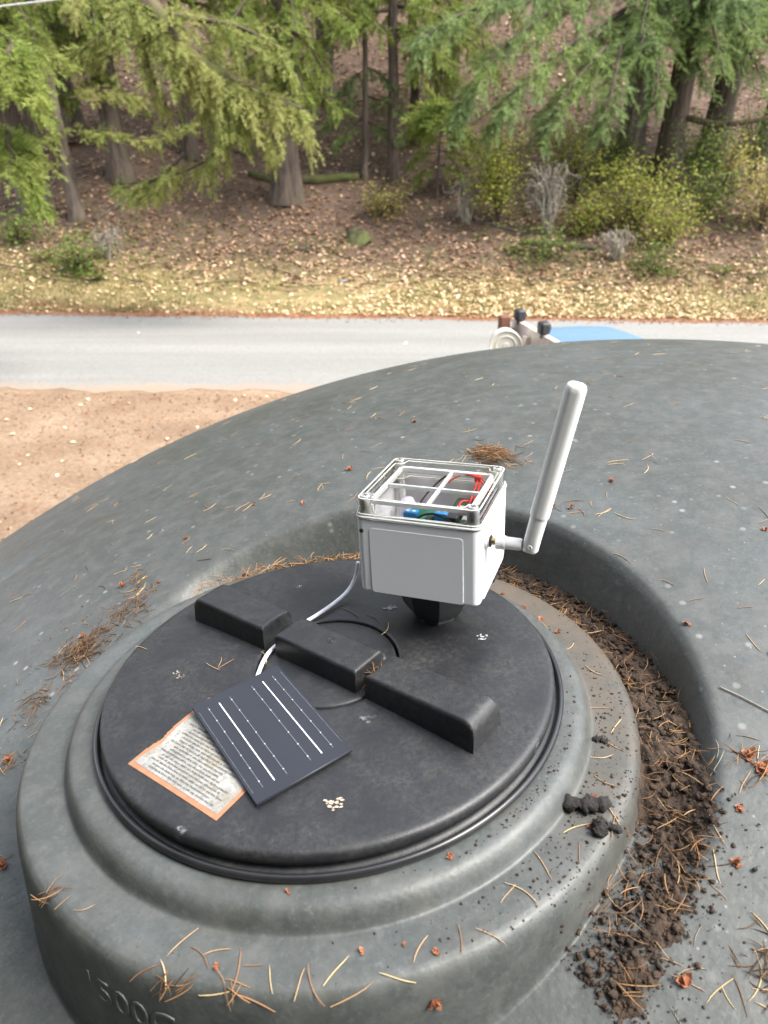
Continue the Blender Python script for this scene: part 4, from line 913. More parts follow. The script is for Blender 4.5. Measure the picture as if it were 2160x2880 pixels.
def tree(name, label, bx_, by_, dia, hgt, lean=(0, 0), limbs=(), bark='barkg', fol=None, upper=16, crown_from=5.5, group='conifers on the wooded bank', stubs=0, up_r=2.6, zb=None, auto=0, alen=2.3):
    z0 = float(hz(bx_, by_)) - .08 if zb is None else zb; root = empty(name, Matrix.Translation((bx_, by_, z0))); tag(root, label, 'tree', group)
    b = np.array((bx_, by_, z0)); k = 15; ts = np.linspace(0, 1, k)**1.25
    wob = np.cumsum(rng.standard_normal((k, 2))*.018*hgt/10, axis=0); wob[0:2] = 0
    P = np.stack([lean[0]*ts*hgt + wob[:, 0], lean[1]*ts*hgt + wob[:, 1], ts*hgt], 1)
    R = dia/2*(1 - ts*.82); R[0] *= 1.38; R[1] *= 1.10
    # fluted trunk
    nn = 20; a = np.linspace(0, 2*math.pi, nn, endpoint=False); fl = 1 + .05*np.sin(3*a + random.random()*6) + .05*rng.standard_normal(nn); rows = []
    for i in range(k): rows.append(P[i] + np.column_stack([R[i]*fl*np.cos(a), R[i]*fl*np.sin(a), np.zeros(nn)]))
    mb = MB(); mb.add(np.concatenate(rows), [(i*nn + j, i*nn + (j+1) % nn, (i+1)*nn + (j+1) % nn, (i+1)*nn + j) for i in range(k-1) for j in range(nn)])
    mb.build('trunk', M[bark], root, smooth=True)
    fo = Foliage(); wood = MB(); has = False
    for path, r0, sl, dr, den in limbs:
        lb = MB(); spray(fo, lb, wood, np.array(path) - b, r0, sl, dr, den); has = True; lb.build('limb', M['twigd'], root, smooth=True)
    for i in range(auto):        # low boughs that hang into the picture
        z = random.uniform(3.2, 6.2); a_ = -math.pi/2 + (i/max(1, auto - 1) - .5)*4.6 + random.uniform(-.25, .25); L = alen*random.uniform(.65, 1.2)
        c = np.array([np.interp(z, P[:, 2], P[:, 0]), np.interp(z, P[:, 2], P[:, 1]), z]); d = np.array((math.cos(a_), math.sin(a_), 0))
        lb = MB(); spray(fo, lb, wood, [c, c + d*L*.45 - np.array((0, 0, .10*L)), c + d*L - np.array((0, 0, .5*L))], .025 + .012*L, .75, .9, 1.0); has = True; lb.build('limb', M['twigd'], root, smooth=True)
    for i in range(max(3, int(upper*.3))):       # the crown above the picture: longer twigs, fewer of them
        t_ = (i + random.random())/max(3, int(upper*.3)); z = crown_from + (hgt - crown_from)*t_*.97; a_ = i*2.4 + random.random(); L = up_r*(1.05 - t_)*random.uniform(.8, 1.15) + .3
        c = np.array([np.interp(z, P[:, 2], P[:, 0]), np.interp(z, P[:, 2], P[:, 1]), z]); d = np.array((math.cos(a_), math.sin(a_), 0))
        spray(fo, wood, wood, [c, c + d*L*.5 + np.array((0, 0, .12*L)), c + d*L - np.array((0, 0, .12*L))], .03 + .012*L, .75, .8, .30, .36); has = True
    for i in range(stubs):       # dead lower twigs
        z = random.uniform(.9, min(5.0, hgt*.5)); a_ = random.uniform(0, 6.28); L = random.uniform(.3, 1.3); c = np.array([np.interp(z, P[:, 2], P[:, 0]), np.interp(z, P[:, 2], P[:, 1]), z]); d = np.array((math.cos(a_), math.sin(a_)*.6, random.uniform(-.4, .2)))
        wood.tube(curve_pts([c, c + d*L*.5 + rnd3(.05), c + d*L + np.array((0, 0, -.2*L))], 7), np.linspace(.014, .003, 7), 4)
    if wood.n: wood.build('branches', M['twigd'], root, smooth=True)['kind'] = 'stuff'
    if has: fo.build('crown', fol or NEED, root)
    return root
def gpt(px, py):
    """ground point on the hillside seen at a study-picture pixel"""
    for D in np.arange(8, 60, .05):
        p = at(px, py, D)
        if p[2] < float(hz(p[0], p[1])): return p
    return at(px, py, 40)
def B(px, py): p = gpt(px, py); return float(p[0]), float(p[1])
def DW(p): return p[1] - CW[1]
def wid(px_w, D): return px_w/1659*2160/2080*D/math.cos(.2)
# --- the trees one can tell apart, from left to right
x, y = B(58, 458); D = y - CW[1]
tree('fir_tree', 'slim trunk leaning at the far left edge of the wood', x, y, wid(25, D), 11, (-.03, 0), [([at(40, 250, D), at(60, 300, D - .5), at(70, 380, D - 1)], .03, .6, .9, 1.0)], 'barkg', NEED, 10, 6, stubs=10, auto=7)
x, y = B(107, 455); D = y - CW[1]
tree('fir_tree', 'pale slender trunk second from the left, leaning slightly', x, y, wid(23, D), 12, (-.035, 0), [([at(70, 90, D), at(40, 110, D - 1), at(20, 190, D - 1.5)], .03, .8, .9, 1.0)], 'barkg', NEED, 10, 6, stubs=14, auto=7)
x, y = B(168, 474); D = y - CW[1]
tree('fir_tree', 'slender trunk nearest the road in the left group', x, y, wid(26, D), 12, (-.03, 0), [([at(150, 300, D), at(215, 285, D - .4), at(320, 300, D - .8), at(420, 270, D - .9)], .03, .42, .4, 1.2), ([at(150, 290, D), at(130, 285, D - .3), at(112, 300, D - .5)], .02, .35, .4, 1.1), ([at(150, 215, D), at(230, 195, D - .3), at(300, 215, D - .5)], .03, .45, .5, 1.1)], 'barkg', NEEDL, 8, 6.5, stubs=12, auto=7)
x, y = B(262, 388); D = y - CW[1]
tree('fir_tree', 'thick grey trunk with dead twigs behind the left group', x, y, wid(40, D), 17, (.0, 0), [([at(235, 60, D), at(170, 80, D - 1), at(120, 120, D - 1.5)], .05, .8, .7, 1.0), ([at(240, 40, D), at(320, 70, D - 1), at(390, 140, D - 1.3)], .05, .8, .8, 1.1), ([at(240, 150, D), at(180, 180, D - .8), at(150, 210, D - 1)], .04, .5, .6, 1.0)], 'barkg', NEED, 12, 6.5, stubs=34, auto=13)
x, y = B(160, 300); tree('fir_tree', 'dark thick trunk far back in the left of the wood', x, y, .62, 16, (-.02, 0), [], 'barkb', NEED, 10, 7, stubs=12, auto=9)
x, y = B(35, 300); tree('fir_tree', 'dim trunk at the left edge behind the leaning pair', x, y, .40, 15, (-.02, 0), [([at(0, 60, y - CW[1]), at(50, 110, y - CW[1] - 1.5), at(100, 170, y - CW[1] - 2)], .04, .9, .9, 1.0)], 'barkb', NEED, 10, 7, stubs=12, auto=10)
x, y = B(412, 340); tree('fir_tree', 'dark trunk half hidden behind the hanging bough', x, y, .40, 14, (0, 0), [], 'barkb', NEED, 8, 7, auto=10)
x, y = B(538, 330); tree('fir_tree', 'short dark mossy trunk just left of the thick centre trunk', x, y, .34, 14, (0, 0), [], 'barkm', NEED, 8, 7, auto=9)
x, y = B(623, 436); D = y - CW[1]; p = lambda px, py, dd=0: at(px, py, D + dd)
tree('fir_tree', 'thick straight brown trunk in the centre of the wood', x, y, wid(53, D)*.93, 19, (.0, 0), [
    ([p(610, 90), p(560, 110, -1), p(500, 180, -1.6)], .06, .8, .9, 1.1), ([p(612, 60), p(660, 90, -1), p(705, 160, -1.5)], .06, .8, .9, 1.1), ([p(612, 130), p(640, 150, -1.2), p(660, 210, -1.8)], .05, .6, .9, 1.1),
    ([p(612, 110), p(680, 180, -.6), p(735, 240, -1)], .05, .6, .8, 1.1), ([p(612, 20), p(540, 20, -1), p(480, 60, -1.5)], .06, .8, .8, 1.1), ([p(612, 0), p(690, 10, -1), p(760, 50, -1.5)], .06, .8, .9, 1.0), ([p(610, 140), p(580, 170, -1), p(560, 240, -1.4)], .04, .5, .9, 1.1)], 'barkb', NEED, 14, 7.0, stubs=6, auto=13)
x, y = B(787, 384); D = y - CW[1]
tree('fir_sapling', 'slim fir sapling with low branches right of the centre trunk', x, y, .17, 7.5, (0, 0), [([p(787, 215, .5), p(740, 235), p(695, 275)], .02, .5, .6, 1.2), ([p(787, 205, .5), p(830, 220), p(878, 240)], .02, .5, .6, 1.2), ([p(787, 250, .5), p(750, 285), p(720, 320)], .02, .4, .6, 1.1), ([p(787, 260, .5), p(830, 280), p(868, 300)], .02, .4, .6, 1.1), ([p(787, 150, .5), p(760, 170), p(730, 210)], .02, .5, .6, 1.1), ([p(787, 140, .5), p(820, 160), p(860, 190)], .02, .5, .6, 1.1)], 'barkg', NEEDB, 8, 4.5, up_r=1.2)
x, y = B(849, 388); tree('fir_tree', 'thin dark trunk in the middle of the wood right of the sapling', x, y, .27, 15, (0, 0), [], 'barkb', NEED, 9, 6.5, stubs=8, auto=10)
x, y = B(893, 310); tree('fir_tree', 'thin trunk farther up the slope right of the middle', x, y, .26, 15, (0, 0), [], 'barkb', NEED, 8, 7, stubs=6, auto=10)
x, y = B(700, 215); tree('fir_tree', 'dark trunk high on the slope above the centre', x, y, .55, 16, (0, 0), [], 'barkb', NEED, 9, 7.5, stubs=6, auto=10)
x, y = B(972, 262); D = y - CW[1]; p = lambda px, py, dd=0: at(px, py, D + dd)
tree('fir_tree', 'mossy trunk standing behind the hanging right boughs', x, y, .36, 15, (0, 0), [([p(972, 40), p(930, 80, -2), p(895, 160, -3)], .05, .9, 1.0, 1.0), ([p(972, 10), p(1030, 60, -2), p(1060, 150, -3)], .05, .9, 1.0, 1.0), ([p(972, 80), p(960, 130, -2), p(945, 220, -3)], .05, .8, 1.0, 1.0)], 'barkm', NEED, 9, 7, auto=12)
x, y = B(1355, 365); D = y - CW[1]; p = lambda px, py, dd=0: at(px, py, D + dd)
tree('fir_tree', 'broad fir whose long drooping boughs fill the upper right', x, y, wid(48, D), 18, (0, 0), [
    ([p(1355, -40), p(1200, 20, -2), p(1060, 130, -3), p(985, 250, -3.4)], .07, 1.0, 1.1, 1.15), ([p(1355, 20), p(1240, 90, -2), p(1120, 190, -3), p(1060, 270, -3.2)], .07, .9, 1.0, 1.15), ([p(1355, 60), p(1290, 120, -2), p(1210, 220, -2.8), p(1170, 300, -3)], .06, .8, 1.0, 1.15),
    ([p(1355, 40), p(1340, 110, -2), p(1320, 200, -3), p(1290, 280, -3.2)], .06, .8, 1.0, 1.15), ([p(1355, 0), p(1400, 60, -2), p(1420, 150, -2.8), p(1410, 230, -3)], .06, .8, .9, 1.1), ([p(1355, -60), p(1180, -30, -2), p(1000, 30, -3), p(900, 90, -3.5)], .07, 1.0, 1.1, 1.1), ([p(1355, 90), p(1250, 180, -1.2), p(1150, 260, -1.6)], .05, .7, .9, 1.0)], 'barkg', NEEDB, 14, 6.5, auto=15)
x, y = B(1437, 382); D = y - CW[1]; p = lambda px, py, dd=0: at(px, py, D + dd)
rt = tree('fir_tree', 'dark trunk with a bare mossy limb on the right of the wood', x, y, wid(46, D), 18, (.03, 0), [([p(1460, 60), p(1520, 70, -1), p(1580, 130, -1.8)], .06, .9, .8, 1.1), ([p(1460, 20), p(1400, 60, -1.5), p(1380, 130, -2.2)], .06, .8, .9, 1.0), ([p(1460, 30), p(1560, 20, -1), p(1640, 90, -2)], .06, .9, .8, 1.1), ([p(1460, 110), p(1500, 130, -1), p(1530, 190, -1.5)], .04, .6, .7, 1.0), ([p(1460, -40), p(1560, -30, -2), p(1660, 20, -3)], .06, 1.0, .9, 1.0)], 'barkb', NEEDB, 14, 6.5, stubs=12, auto=12)
zb = np.array(rt.location); MB().tube(curve_pts([p(1466, 248), p(1500, 258, -.3), p(1560, 268, -.5), p(1620, 262, -.6), p(1690, 248, -.7)], 18) - zb, np.linspace(.085, .05, 18), 7).build('mossy_limb', M['barkm'], rt, smooth=True)
x, y = B(1534, 350); D = y - CW[1]; p = lambda px, py, dd=0: at(px, py, D + dd)
tree('fir_tree', 'stout trunk near the right edge behind the mossy limb', x, y, .66, 17, (.02, 0), [([p(1550, 60), p(1610, 100, -1), p(1650, 180, -1.5)], .05, .9, .8, 1.0), ([p(1550, 20), p(1620, 20, -1.5), p(1700, 60, -2)], .06, .9, .8, 1.0)], 'barkb', NEEDB, 12, 6.5, stubs=14, auto=13)
x, y = B(1648, 330); tree('fir_tree', 'rightmost trunk of the wood at the edge of the picture', x, y, .45, 15, (.02, 0), [], 'barkb', NEEDB, 10, 6.5, stubs=8, auto=12)
# the roadside fir left of the picture whose bough hangs across the top
bpt = np.array((-10.2, 14.6)); p = lambda px, py, dd=0: at(px, py, 13.0 + dd); zt = float(hz(*bpt))
ov = tree('roadside_fir', 'big roadside fir whose mossy bough hangs in from the top left', bpt[0], bpt[1], .75, 19, (0, 0), [
    ([np.array((-9.9, 14.5, zt + 8.2)), p(120, -120, .6), p(300, -5), p(385, 100), p(450, 150), p(540, 190), p(650, 235)], .17, 1.3, 1.5, 1.25),
    ([p(385, 100), p(420, 160), p(480, 230), p(470, 320), p(400, 370), p(300, 395)], .05, .75, 1.2, 1.3),
    ([p(450, 150), p(500, 220), p(560, 280), p(590, 320)], .045, .6, 1.3, 1.3),
    ([p(400, 330), p(360, 370), p(310, 400), p(260, 405)], .03, .5, 1.0, 1.4),
    ([p(300, -5), p(250, 40), p(200, 90), p(150, 130)], .05, .7, 1.0, 1.2),
    ([p(330, 30), p(420, 40), p(520, 60), p(620, 110)], .06, .8, 1.2, 1.2),
    ([p(330, 40), p(310, 100), p(330, 170), p(360, 230)], .04, .6, 1.2, 1.2)], 'barkb', NEEDL, 12, 8.5, up_r=3.2)
zb = np.array(ov.location); MB().tube(curve_pts([np.array((-9.9, 14.5, zt + 8.2)), p(120, -120, .6), p(300, -5), p(385, 100), p(450, 150), p(540, 190)], 26) - zb, np.linspace(.20, .09, 26)*(1 + .12*rng.standard_normal(26)), 9).build('mossy_bough', M['barkm'], ov, smooth=True)
# near branch tips at the left edge
p = lambda px, py, dd=0: at(px, py, 9.5 + dd)
tree('roadside_fir', 'second roadside fir with dark sprays at the left edge', -7.8, 7.6, .45, 8, (0, 0), [([np.array((-7.7, 7.7, 5.5)), p(-60, 40, .5), p(20, 120), p(70, 190)], .05, .7, 1.0, 1.2), ([np.array((-7.7, 7.7, 4.6)), p(-60, 240, .5), p(20, 320), p(70, 400)], .04, .6, 1.0, 1.2)], 'barkb', NEED, 10, 6, zb=-.05)
# far-off wood
fo = Foliage(); wood = MB()
for i in range(46):
    x = random.uniform(-30, 30); y = random.uniform(30, 55); z = float(hz(x, y)); h_ = random.uniform(9, 14); wood.tube([(x, y, z - .2), (x, y, z + h_*.5), (x, y, z + h_)], [.28, .2, .03], 7)
    for k in range(16):
        t_ = random.random(); zz = z + 1.5 + (h_ - 1.5)*t_; a = random.uniform(0, 6.28); L = 2.4*(1.05 - t_)
        for j in range(10):
            d = np.array((math.cos(a), math.sin(a), -.25)) + rnd3(.5); fo.twigs((np.array((x, y, zz)) + np.array((math.cos(a), math.sin(a), -.15))*L*random.random() + rnd3(.2))[None], d[None], (UPZ + rnd3(.4))[None], np.array([.7]))
fw = empty('distant_wood'); tag(fw, 'distant wood standing as one dark mass up the slope', 'wood', kind='stuff')
wood.build('trunks', M['barkb'], fw)['kind'] = 'stuff'; fo.build('foliage', NEED, fw)['kind'] = 'stuff'

# unseen firs added behind the camera to block low sky and darken near faces
fo = Foliage(); wood = MB()
for i in range(26):
    a = math.radians(172 + 138*i/25 + random.uniform(-3, 3)); r = random.uniform(5.0, 9.0); x, y = r*math.cos(a), r*math.sin(a) - .6; h_ = random.uniform(10, 14)
    wood.tube([(x, y, -.2), (x, y, h_*.5), (x, y, h_)], [.26, .18, .03], 9)
    n = 560; t_ = rng.random(n); an_ = rng.uniform(0, 6.28, n); rad = (2.1*(1.06 - t_))*np.sqrt(rng.random(n)); zz = .9 + (h_ - .9)*t_ - .25*rad
    dv = np.stack([np.cos(an_), np.sin(an_), np.full(n, -.3)], 1) + rng.standard_normal((n, 3))*.4
    fo.twigs(np.stack([x + rad*np.cos(an_), y + rad*np.sin(an_), zz], 1), dv, UPZ + rng.standard_normal((n, 3))*.4, np.full(n, .85))
fw = empty('light_blocker_firs'); tag(fw, 'unseen fir wood added behind the camera to block low sky light', 'wood', kind='stuff')
wood.build('trunks', M['barkb'], fw)['kind'] = 'stuff'; fo.build('foliage', island('dark_blocker_foliage', [(.03, .055, .014), (.05, .085, .02), (.07, .11, .028)], .7), fw)['kind'] = 'stuff'  # darker foliage, so the added firs bounce little light

# ---- shrubs
LEAFY = island('yellow_green_maple_leaf', [(.18, .22, .035), (.28, .31, .055), (.35, .34, .075), (.15, .21, .035), (.40, .33, .10)], .6, .5, 0, None, .25)
LEAFG = island('green_shrub_leaf', [(.06, .11, .02), (.11, .16, .03), (.16, .19, .04), (.08, .13, .025)], .6, .35, 0, None, .25)
LEAFP = island('pale_yellow_leaf', [(.30, .27, .07), (.38, .32, .11), (.22, .22, .05), (.36, .26, .10)], .6, .4, 0, None, .25)
def leaf_geo(s_):
    V = np.array([(0, 0, 0), (.5, .34, .06), (1, 0, -.06), (.5, -.34, .06), (.5, 0, 0)])*s_; return V, np.array([(0, 4, 1), (1, 4, 2), (0, 3, 4), (3, 2, 4)])
def shrub(name, label, px, py, rx, rz, n, m, D=None, stems=7, leaf=.078, group='leafy shrubs on the bank', clump=9):
    p0 = gpt(px, py); b = np.array((p0[0], p0[1], float(hz(p0[0], p0[1])) - .03)); root = empty(name, Matrix.Translation(b.tolist())); tag(root, label, 'shrub', group)
    mb = MB(); lv = MB(); LV, LF = leaf_geo(1.0); cents = []
    for i in range(stems):
        a = random.uniform(0, 6.28); rr_ = rx*random.uniform(.3, 1); top = np.array((math.cos(a)*rr_, math.sin(a)*rr_*.7, rz*random.uniform(.65, 1.05))); pt = curve_pts([(0, 0, 0), top*np.array((.35, .35, .55)), top], 8); mb.tube(pt, np.linspace(.016, .004, 8), 5)
        for k in range(clump): j = random.uniform(.35, 1); q_ = np.array([np.interp(j, np.linspace(0, 1, 8), pt[:, c]) for c in range(3)]) + rnd3(.16*rx + .04); cents.append(q_); mb.tube([pt[min(7, int(j*7))], q_], [.004, .002], 3)
    for i in range(n):
        c = random.choice(cents) + rnd3(.12 + .08*rx); d = rnd3(1); d[2] = d[2]*.4 - .2; u = np.array((0, 0, 1.)) + rnd3(.5); d /= np.linalg.norm(d); sd = np.cross(u, d); sd /= np.linalg.norm(sd); u = np.cross(d, sd); s_ = leaf*random.uniform(.6, 1.3)
        lv.add(c + s_*(LV[:, 0:1]*d + LV[:, 1:2]*sd + LV[:, 2:3]*u), LF)
    mb.build('stems', M['twigd'], root, smooth=True); lv.build('foliage', m, root); return root
shrub('vine_maple', 'bright yellow green vine maple right of the centre of the bank', 1075, 490, .85, 2.0, 2850, LEAFY, stems=11)
shrub('vine_maple', 'wide yellow green vine maple below the right trunk', 1370, 500, 1.15, 1.35, 2850, LEAFY, stems=13)
shrub('vine_maple', 'small green yellow shrub between the two bright maples', 1255, 510, .45, .75, 798, LEAFY, stems=6)
shrub('vine_maple', 'pale yellow shrub at the right edge of the bank', 1640, 500, .85, 1.5, 1710, LEAFP, stems=9)
shrub('vine_maple', 'thin shrub with yellowing leaves beside the right edge trunk', 1560, 420, .5, 1.2, 627, LEAFP, stems=6)
shrub('vine_maple', 'small pale yellow bush in the middle of the leaf slope', 822, 470, .55, .55, 798, LEAFP, stems=7)
shrub('vine_maple', 'orange yellow shoot in front of the thin middle trunk', 905, 320, .35, 1.0, 304, LEAFP, stems=4)
shrub('vine_maple', 'loose green shrub in the shade behind the wide maple', 1300, 400, .8, 1.3, 1330, LEAFG, stems=9)
shrub('vine_maple', 'loose green undergrowth in front of the mossy limb', 1520, 470, .9, .9, 1140, LEAFG, stems=9)
shrub('salal_bush', 'low green bush on the bank below the left trunks', 175, 590, .75, .5, 988, LEAFG, stems=10, leaf=.08)
shrub('salal_bush', 'low green bush at the left edge of the bank', 45, 530, .6, .5, 722, LEAFG, stems=9, leaf=.08)
shrub('salal_bush', 'dark low bush under the wide maple', 1180, 560, .7, .35, 722, LEAFG, stems=9, leaf=.08)
shrub('salal_bush', 'sparse low bush at the lower right of the bank', 1420, 590, .8, .3, 646, LEAFG, stems=9, leaf=.075)
shrub('vine_maple', 'tall airy yellow green shrub under the drooping right boughs', 1245, 440, .9, 1.8, 1500, LEAFY, stems=10)
shrub('vine_maple', 'airy green shrub right of the dark right trunk', 1490, 430, .8, 1.7, 1300, LEAFG, stems=10)
shrub('vine_maple', 'green leafy shrub in the right corner of the wood', 1620, 400, .9, 1.8, 1300, LEAFG, stems=10)
shrub('vine_maple', 'pale green bush low in front of the wide maple', 1450, 530, .8, .8, 900, LEAFY, stems=9)
# dead, pale lichen-covered shrubs
def dead(label, px, py, w_, h_, n):
    p0 = gpt(px, py); b = np.array((p0[0], p0[1], float(hz(p0[0], p0[1])) - .03)); mb = MB()
    for i in range(n):
        a = random.uniform(0, 6.28); st = np.array((random.gauss(0, .06), random.gauss(0, .06), 0)); tip = np.array((math.cos(a)*w_*random.random(), math.sin(a)*w_*random.random()*.6, h_*random.uniform(.5, 1))); k = curve_pts([st, (st + tip)*.5 + rnd3(.08), tip, tip + np.array((math.cos(a)*.18, 0, -.22*random.random()))], 9); mb.tube(k, np.linspace(.014, .006, 9), 4)
        for j in range(7): q_ = k[random.randint(3, 8)]; mb.tube([q_, q_ + rnd3(.09), q_ + rnd3(.12) + np.array((0, 0, -.10))], [.007, .006, .004], 3)
    o = mb.build('dead_shrub', M['twig'], None, True); o.location = b; tag(o, label, 'shrub', 'dead shrubs on the bank')
dead('pale dead shrub left of the bright vine maple', 1005, 485, .30, .95, 26)
dead('tall pale dead shrub right of the bright vine maple', 1180, 510, .42, 1.5, 40)
dead('thin dead twigs standing before the left trunks', 235, 560, .35, .7, 14)
dead('pale dead twigs below the tall dead shrub', 1330, 560, .3, .6, 14)
# fir seedling, stump, logs, rock, ferns
x, y = B(945, 425); D = y - CW[1]; p = lambda px, py, dd=0: at(px, py, D + dd)
tree('fir_sapling', 'low dark fir sapling left of the bright vine maple', x, y, .08, 2.2, (0, 0), [([p(945, 330), p(915, 335), p(885, 355)], .014, .45, .5, 1.3), ([p(945, 325), p(985, 330), p(1015, 350)], .014, .45, .5, 1.3), ([p(945, 355), p(915, 370), p(895, 390)], .014, .4, .5, 1.3), ([p(945, 355), p(980, 370), p(1005, 390)], .014, .4, .5, 1.3), ([p(945, 310), p(940, 300), p(930, 312)], .01, .3, .5, 1.2)], 'barkg', NEED, 2, 1.5, up_r=.5)
def log(label, a, b, r, m, name='fallen_log'):
    A, Bp = gpt(*a), gpt(*b); P = curve_pts([A + np.array((0, 0, r*.5)), (A + Bp)/2 + np.array((0, 0, r*.4)), Bp + np.array((0, 0, r*.5))], 12); P[:, 2] = np.maximum(P[:, 2], hz(P[:, 0], P[:, 1]) + r*.3); P = P + .08*r*rng.standard_normal(P.shape)
    tag(MB().tube(P, r*np.linspace(1.1, .8, 12), 9).build(name, m, None, True), label, 'log', 'fallen logs on the slope')
log('moss covered log lying left of the thick centre trunk', (540, 378), (600, 398), .09, M['mosslog'])
log('long mossy log lying right of the thick centre trunk', (645, 396), (775, 388), .13, M['mosslog'])
log('dark branch lying on the leaves near the left trunks', (205, 478), (290, 425), .055, M['barkb'])
log('dark log under the right shrubs', (1130, 530), (1290, 540), .08, M['mosslog'])
log('fallen limb among the leaves right of the middle', (960, 470), (1130, 505), .05, M['barkb'])
p0 = gpt(775, 520); sm = MB(); a = np.linspace(0, 2*math.pi, 15, endpoint=False)
rows = [np.column_stack([r_*(1 + .12*rng.standard_normal(15))*np.cos(a), r_*(1 + .12*rng.standard_normal(15))*np.sin(a), np.full(15, z) + .04*rng.standard_normal(15)]) for r_, z in ((.34, -.1), (.27, .05), (.21, .16), (.15, .20), (.04, .15))]
sm.add(np.concatenate(rows), [(i*15 + j, i*15 + (j+1) % 15, (i+1)*15 + (j+1) % 15, (i+1)*15 + j) for i in range(4) for j in range(15)])
o = sm.build('tree_stump', M['mosslog'], None, True); o.location = p0; tag(o, 'low mossy rotten stump on the leaf slope', 'stump')
p0 = gpt(740, 610); rk = MB(); lump(rk, (0, 0, .02), .09, .5); o = rk.build('stone', simple('grey_stone', (.20, .19, .17), (.12, .11, .10), 12, .9, .5, .01), None, True); o.location = p0; tag(o, 'small grey stone on the verge', 'stone')
def fern(label, px, py, s_, n=13):
    p0 = gpt(px, py); mb = MB(); 
    for i in range(n):
        a = i*6.283/n + random.uniform(-.2, .2); L = s_*random.uniform(.8, 1.2); d = np.array((math.cos(a), math.sin(a), 0)); sd = np.array((-d[1], d[0], 0))
        for k in range(14):
            t_ = (k + 1)/15; c = d*L*t_*.9 + np.array((0, 0, L*.75*t_*(1.35 - t_))); w_ = .20*L*math.sin(math.pi*(t_*.85 + .12))
            for e in (-1, 1): mb.add([c, c + d*.03*s_*2, c + sd*e*w_ + d*.03 - np.array((0, 0, .15*w_))], [(0, 1, 2)])
    o = mb.build('sword_fern', LEAFG, None); o.location = (p0[0], p0[1], float(hz(p0[0], p0[1]))); tag(o, label, 'fern', 'ferns on the bank')
fern('green fern at the foot of the left bank', 205, 605, .42); fern('small fern at the right end of the bank', 1560, 590, .32); fern('fern below the leaning trunks at the left', 95, 560, .40); fern('fern under the bright vine maple', 1110, 545, .3)

# undergrowth sprigs and sticks too many to count
lv = MB(); LV, LF = leaf_geo(1.0); P_ = []
for i in range(150):
    x0 = random.choice((random.uniform(1.5, 9), random.uniform(2.5, 9), random.uniform(-8, -4.2), random.uniform(-6, 8))); d0 = random.uniform(2.6, 9) if x0 > 0 else random.uniform(1.8, 5); k = random.randint(14, 40); s0 = random.uniform(.12, .4)
    for j in range(k):
        x, y = x0 + random.gauss(0, s0), far_edge(x0) + d0 + random.gauss(0, s0*.7); P_.append((x, y, float(hz(x, y)) + random.random()**1.4*s0*1.5))
for c in P_:
    d = unit(rnd3(1)*np.array((1, 1, .4))); sd = unit(np.cross(UPZ + rnd3(.4), d)); u = np.cross(d, sd); s_ = .065*random.uniform(.6, 1.4); lv.add(np.array(c) + s_*(LV[:, 0:1]*d + LV[:, 1:2]*sd + LV[:, 2:3]*u), LF)
tag(lv.build('undergrowth', LEAFG), 'low leafy undergrowth scattered over the bank', kind='stuff')
mb = MB()
for i in range(330):
    x = random.uniform(-11, 11); y = far_edge(x) + 1.8 + 12*random.random()**1.5; a_ = random.uniform(0, 6.28); L = random.uniform(.25, 1.3); pt = curve_pts([(x, y, 0), (x + math.cos(a_)*L*.5, y + math.sin(a_)*L*.5 + random.gauss(0, .06), 0), (x + math.cos(a_)*L, y + math.sin(a_)*L, 0)], 5); pt[:, 2] = hz(pt[:, 0], pt[:, 1]) + random.uniform(.02, .10); r_ = random.uniform(.006, .016); mb.tube(pt, np.linspace(r_, r_*.4, 5), 4)
tag(mb.build('fallen_sticks', M['twigd'], None, True), 'dead sticks lying all over the leaf covered slope', kind='stuff')

# ---- leaf litter and grass
def litter(name, label, n, gen, size, mat_, lift=.02, curl=.35):
    LV = np.array([(-.5, 0, .0), (-.1, .33, .10), (.5, 0, .02), (-.1, -.33, .12), (.05, 0, -.04)]); LF = np.array([(0, 4, 1), (1, 4, 2), (0, 3, 4), (3, 2, 4)])
    P = gen(n); n = len(P); yaw = rng.uniform(0, 6.28, n); s_ = size*rng.uniform(.55, 1.35, n); tx, ty = rng.normal(0, curl, n), rng.normal(0, curl, n); curlv = rng.uniform(-.5, 2.0, n)
    v = LV[None]*s_[:, None, None]; v[..., 2] *= curlv[:, None]
    c, sn = np.cos(yaw)[:, None], np.sin(yaw)[:, None]; X_ = v[..., 0]*c - v[..., 1]*sn; Y_ = v[..., 0]*sn + v[..., 1]*c; Z_ = v[..., 2] + X_*tx[:, None] + Y_*ty[:, None]
    V = np.stack([X_, Y_, Z_], -1) + P[:, None]; V[..., 2] += lift*rng.uniform(.2, 1, n)[:, None]
    F = LF[None] + (np.arange(n)*5)[:, None, None]
    return tag(MB().add(V.reshape(-1, 3), F.reshape(-1, 3)).build(name, mat_), label, kind='stuff')
BROWN = island('brown_dead_leaf', [(.10, .055, .032), (.38, .24, .155), (.60, .43, .30), (.18, .10, .058), (.70, .54, .39), (.28, .16, .09), (.47, .31, .20)], .75, .15, .35, (.29, .175, .105))
PALE = island('pale_dead_leaf', [(.34, .22, .11), (.56, .42, .24), (.72, .60, .39), (.40, .26, .13), (.64, .50, .28)], .7, .15)
def gen_hill(n):
    x = rng.uniform(-17, 17, n); d = 1.6 + 30*rng.random(n)**1.5; keep = (rng.random(n) < sstep(1.2, 3.6, d + .9*vnoise(x, d, 9))*(.55 + .45*sstep(-.5, .4, vnoise(x*2, d*2, 21)))) & (np.abs(x) < .62*(d + 14)); x, d = x[keep], d[keep]; y = far_edge(x) + d
    return np.stack([x, y, hz(x, y)], -1)
litter('leaf_litter', 'brown fallen maple leaves covering the wooded slope', 64000, gen_hill, .12, BROWN)
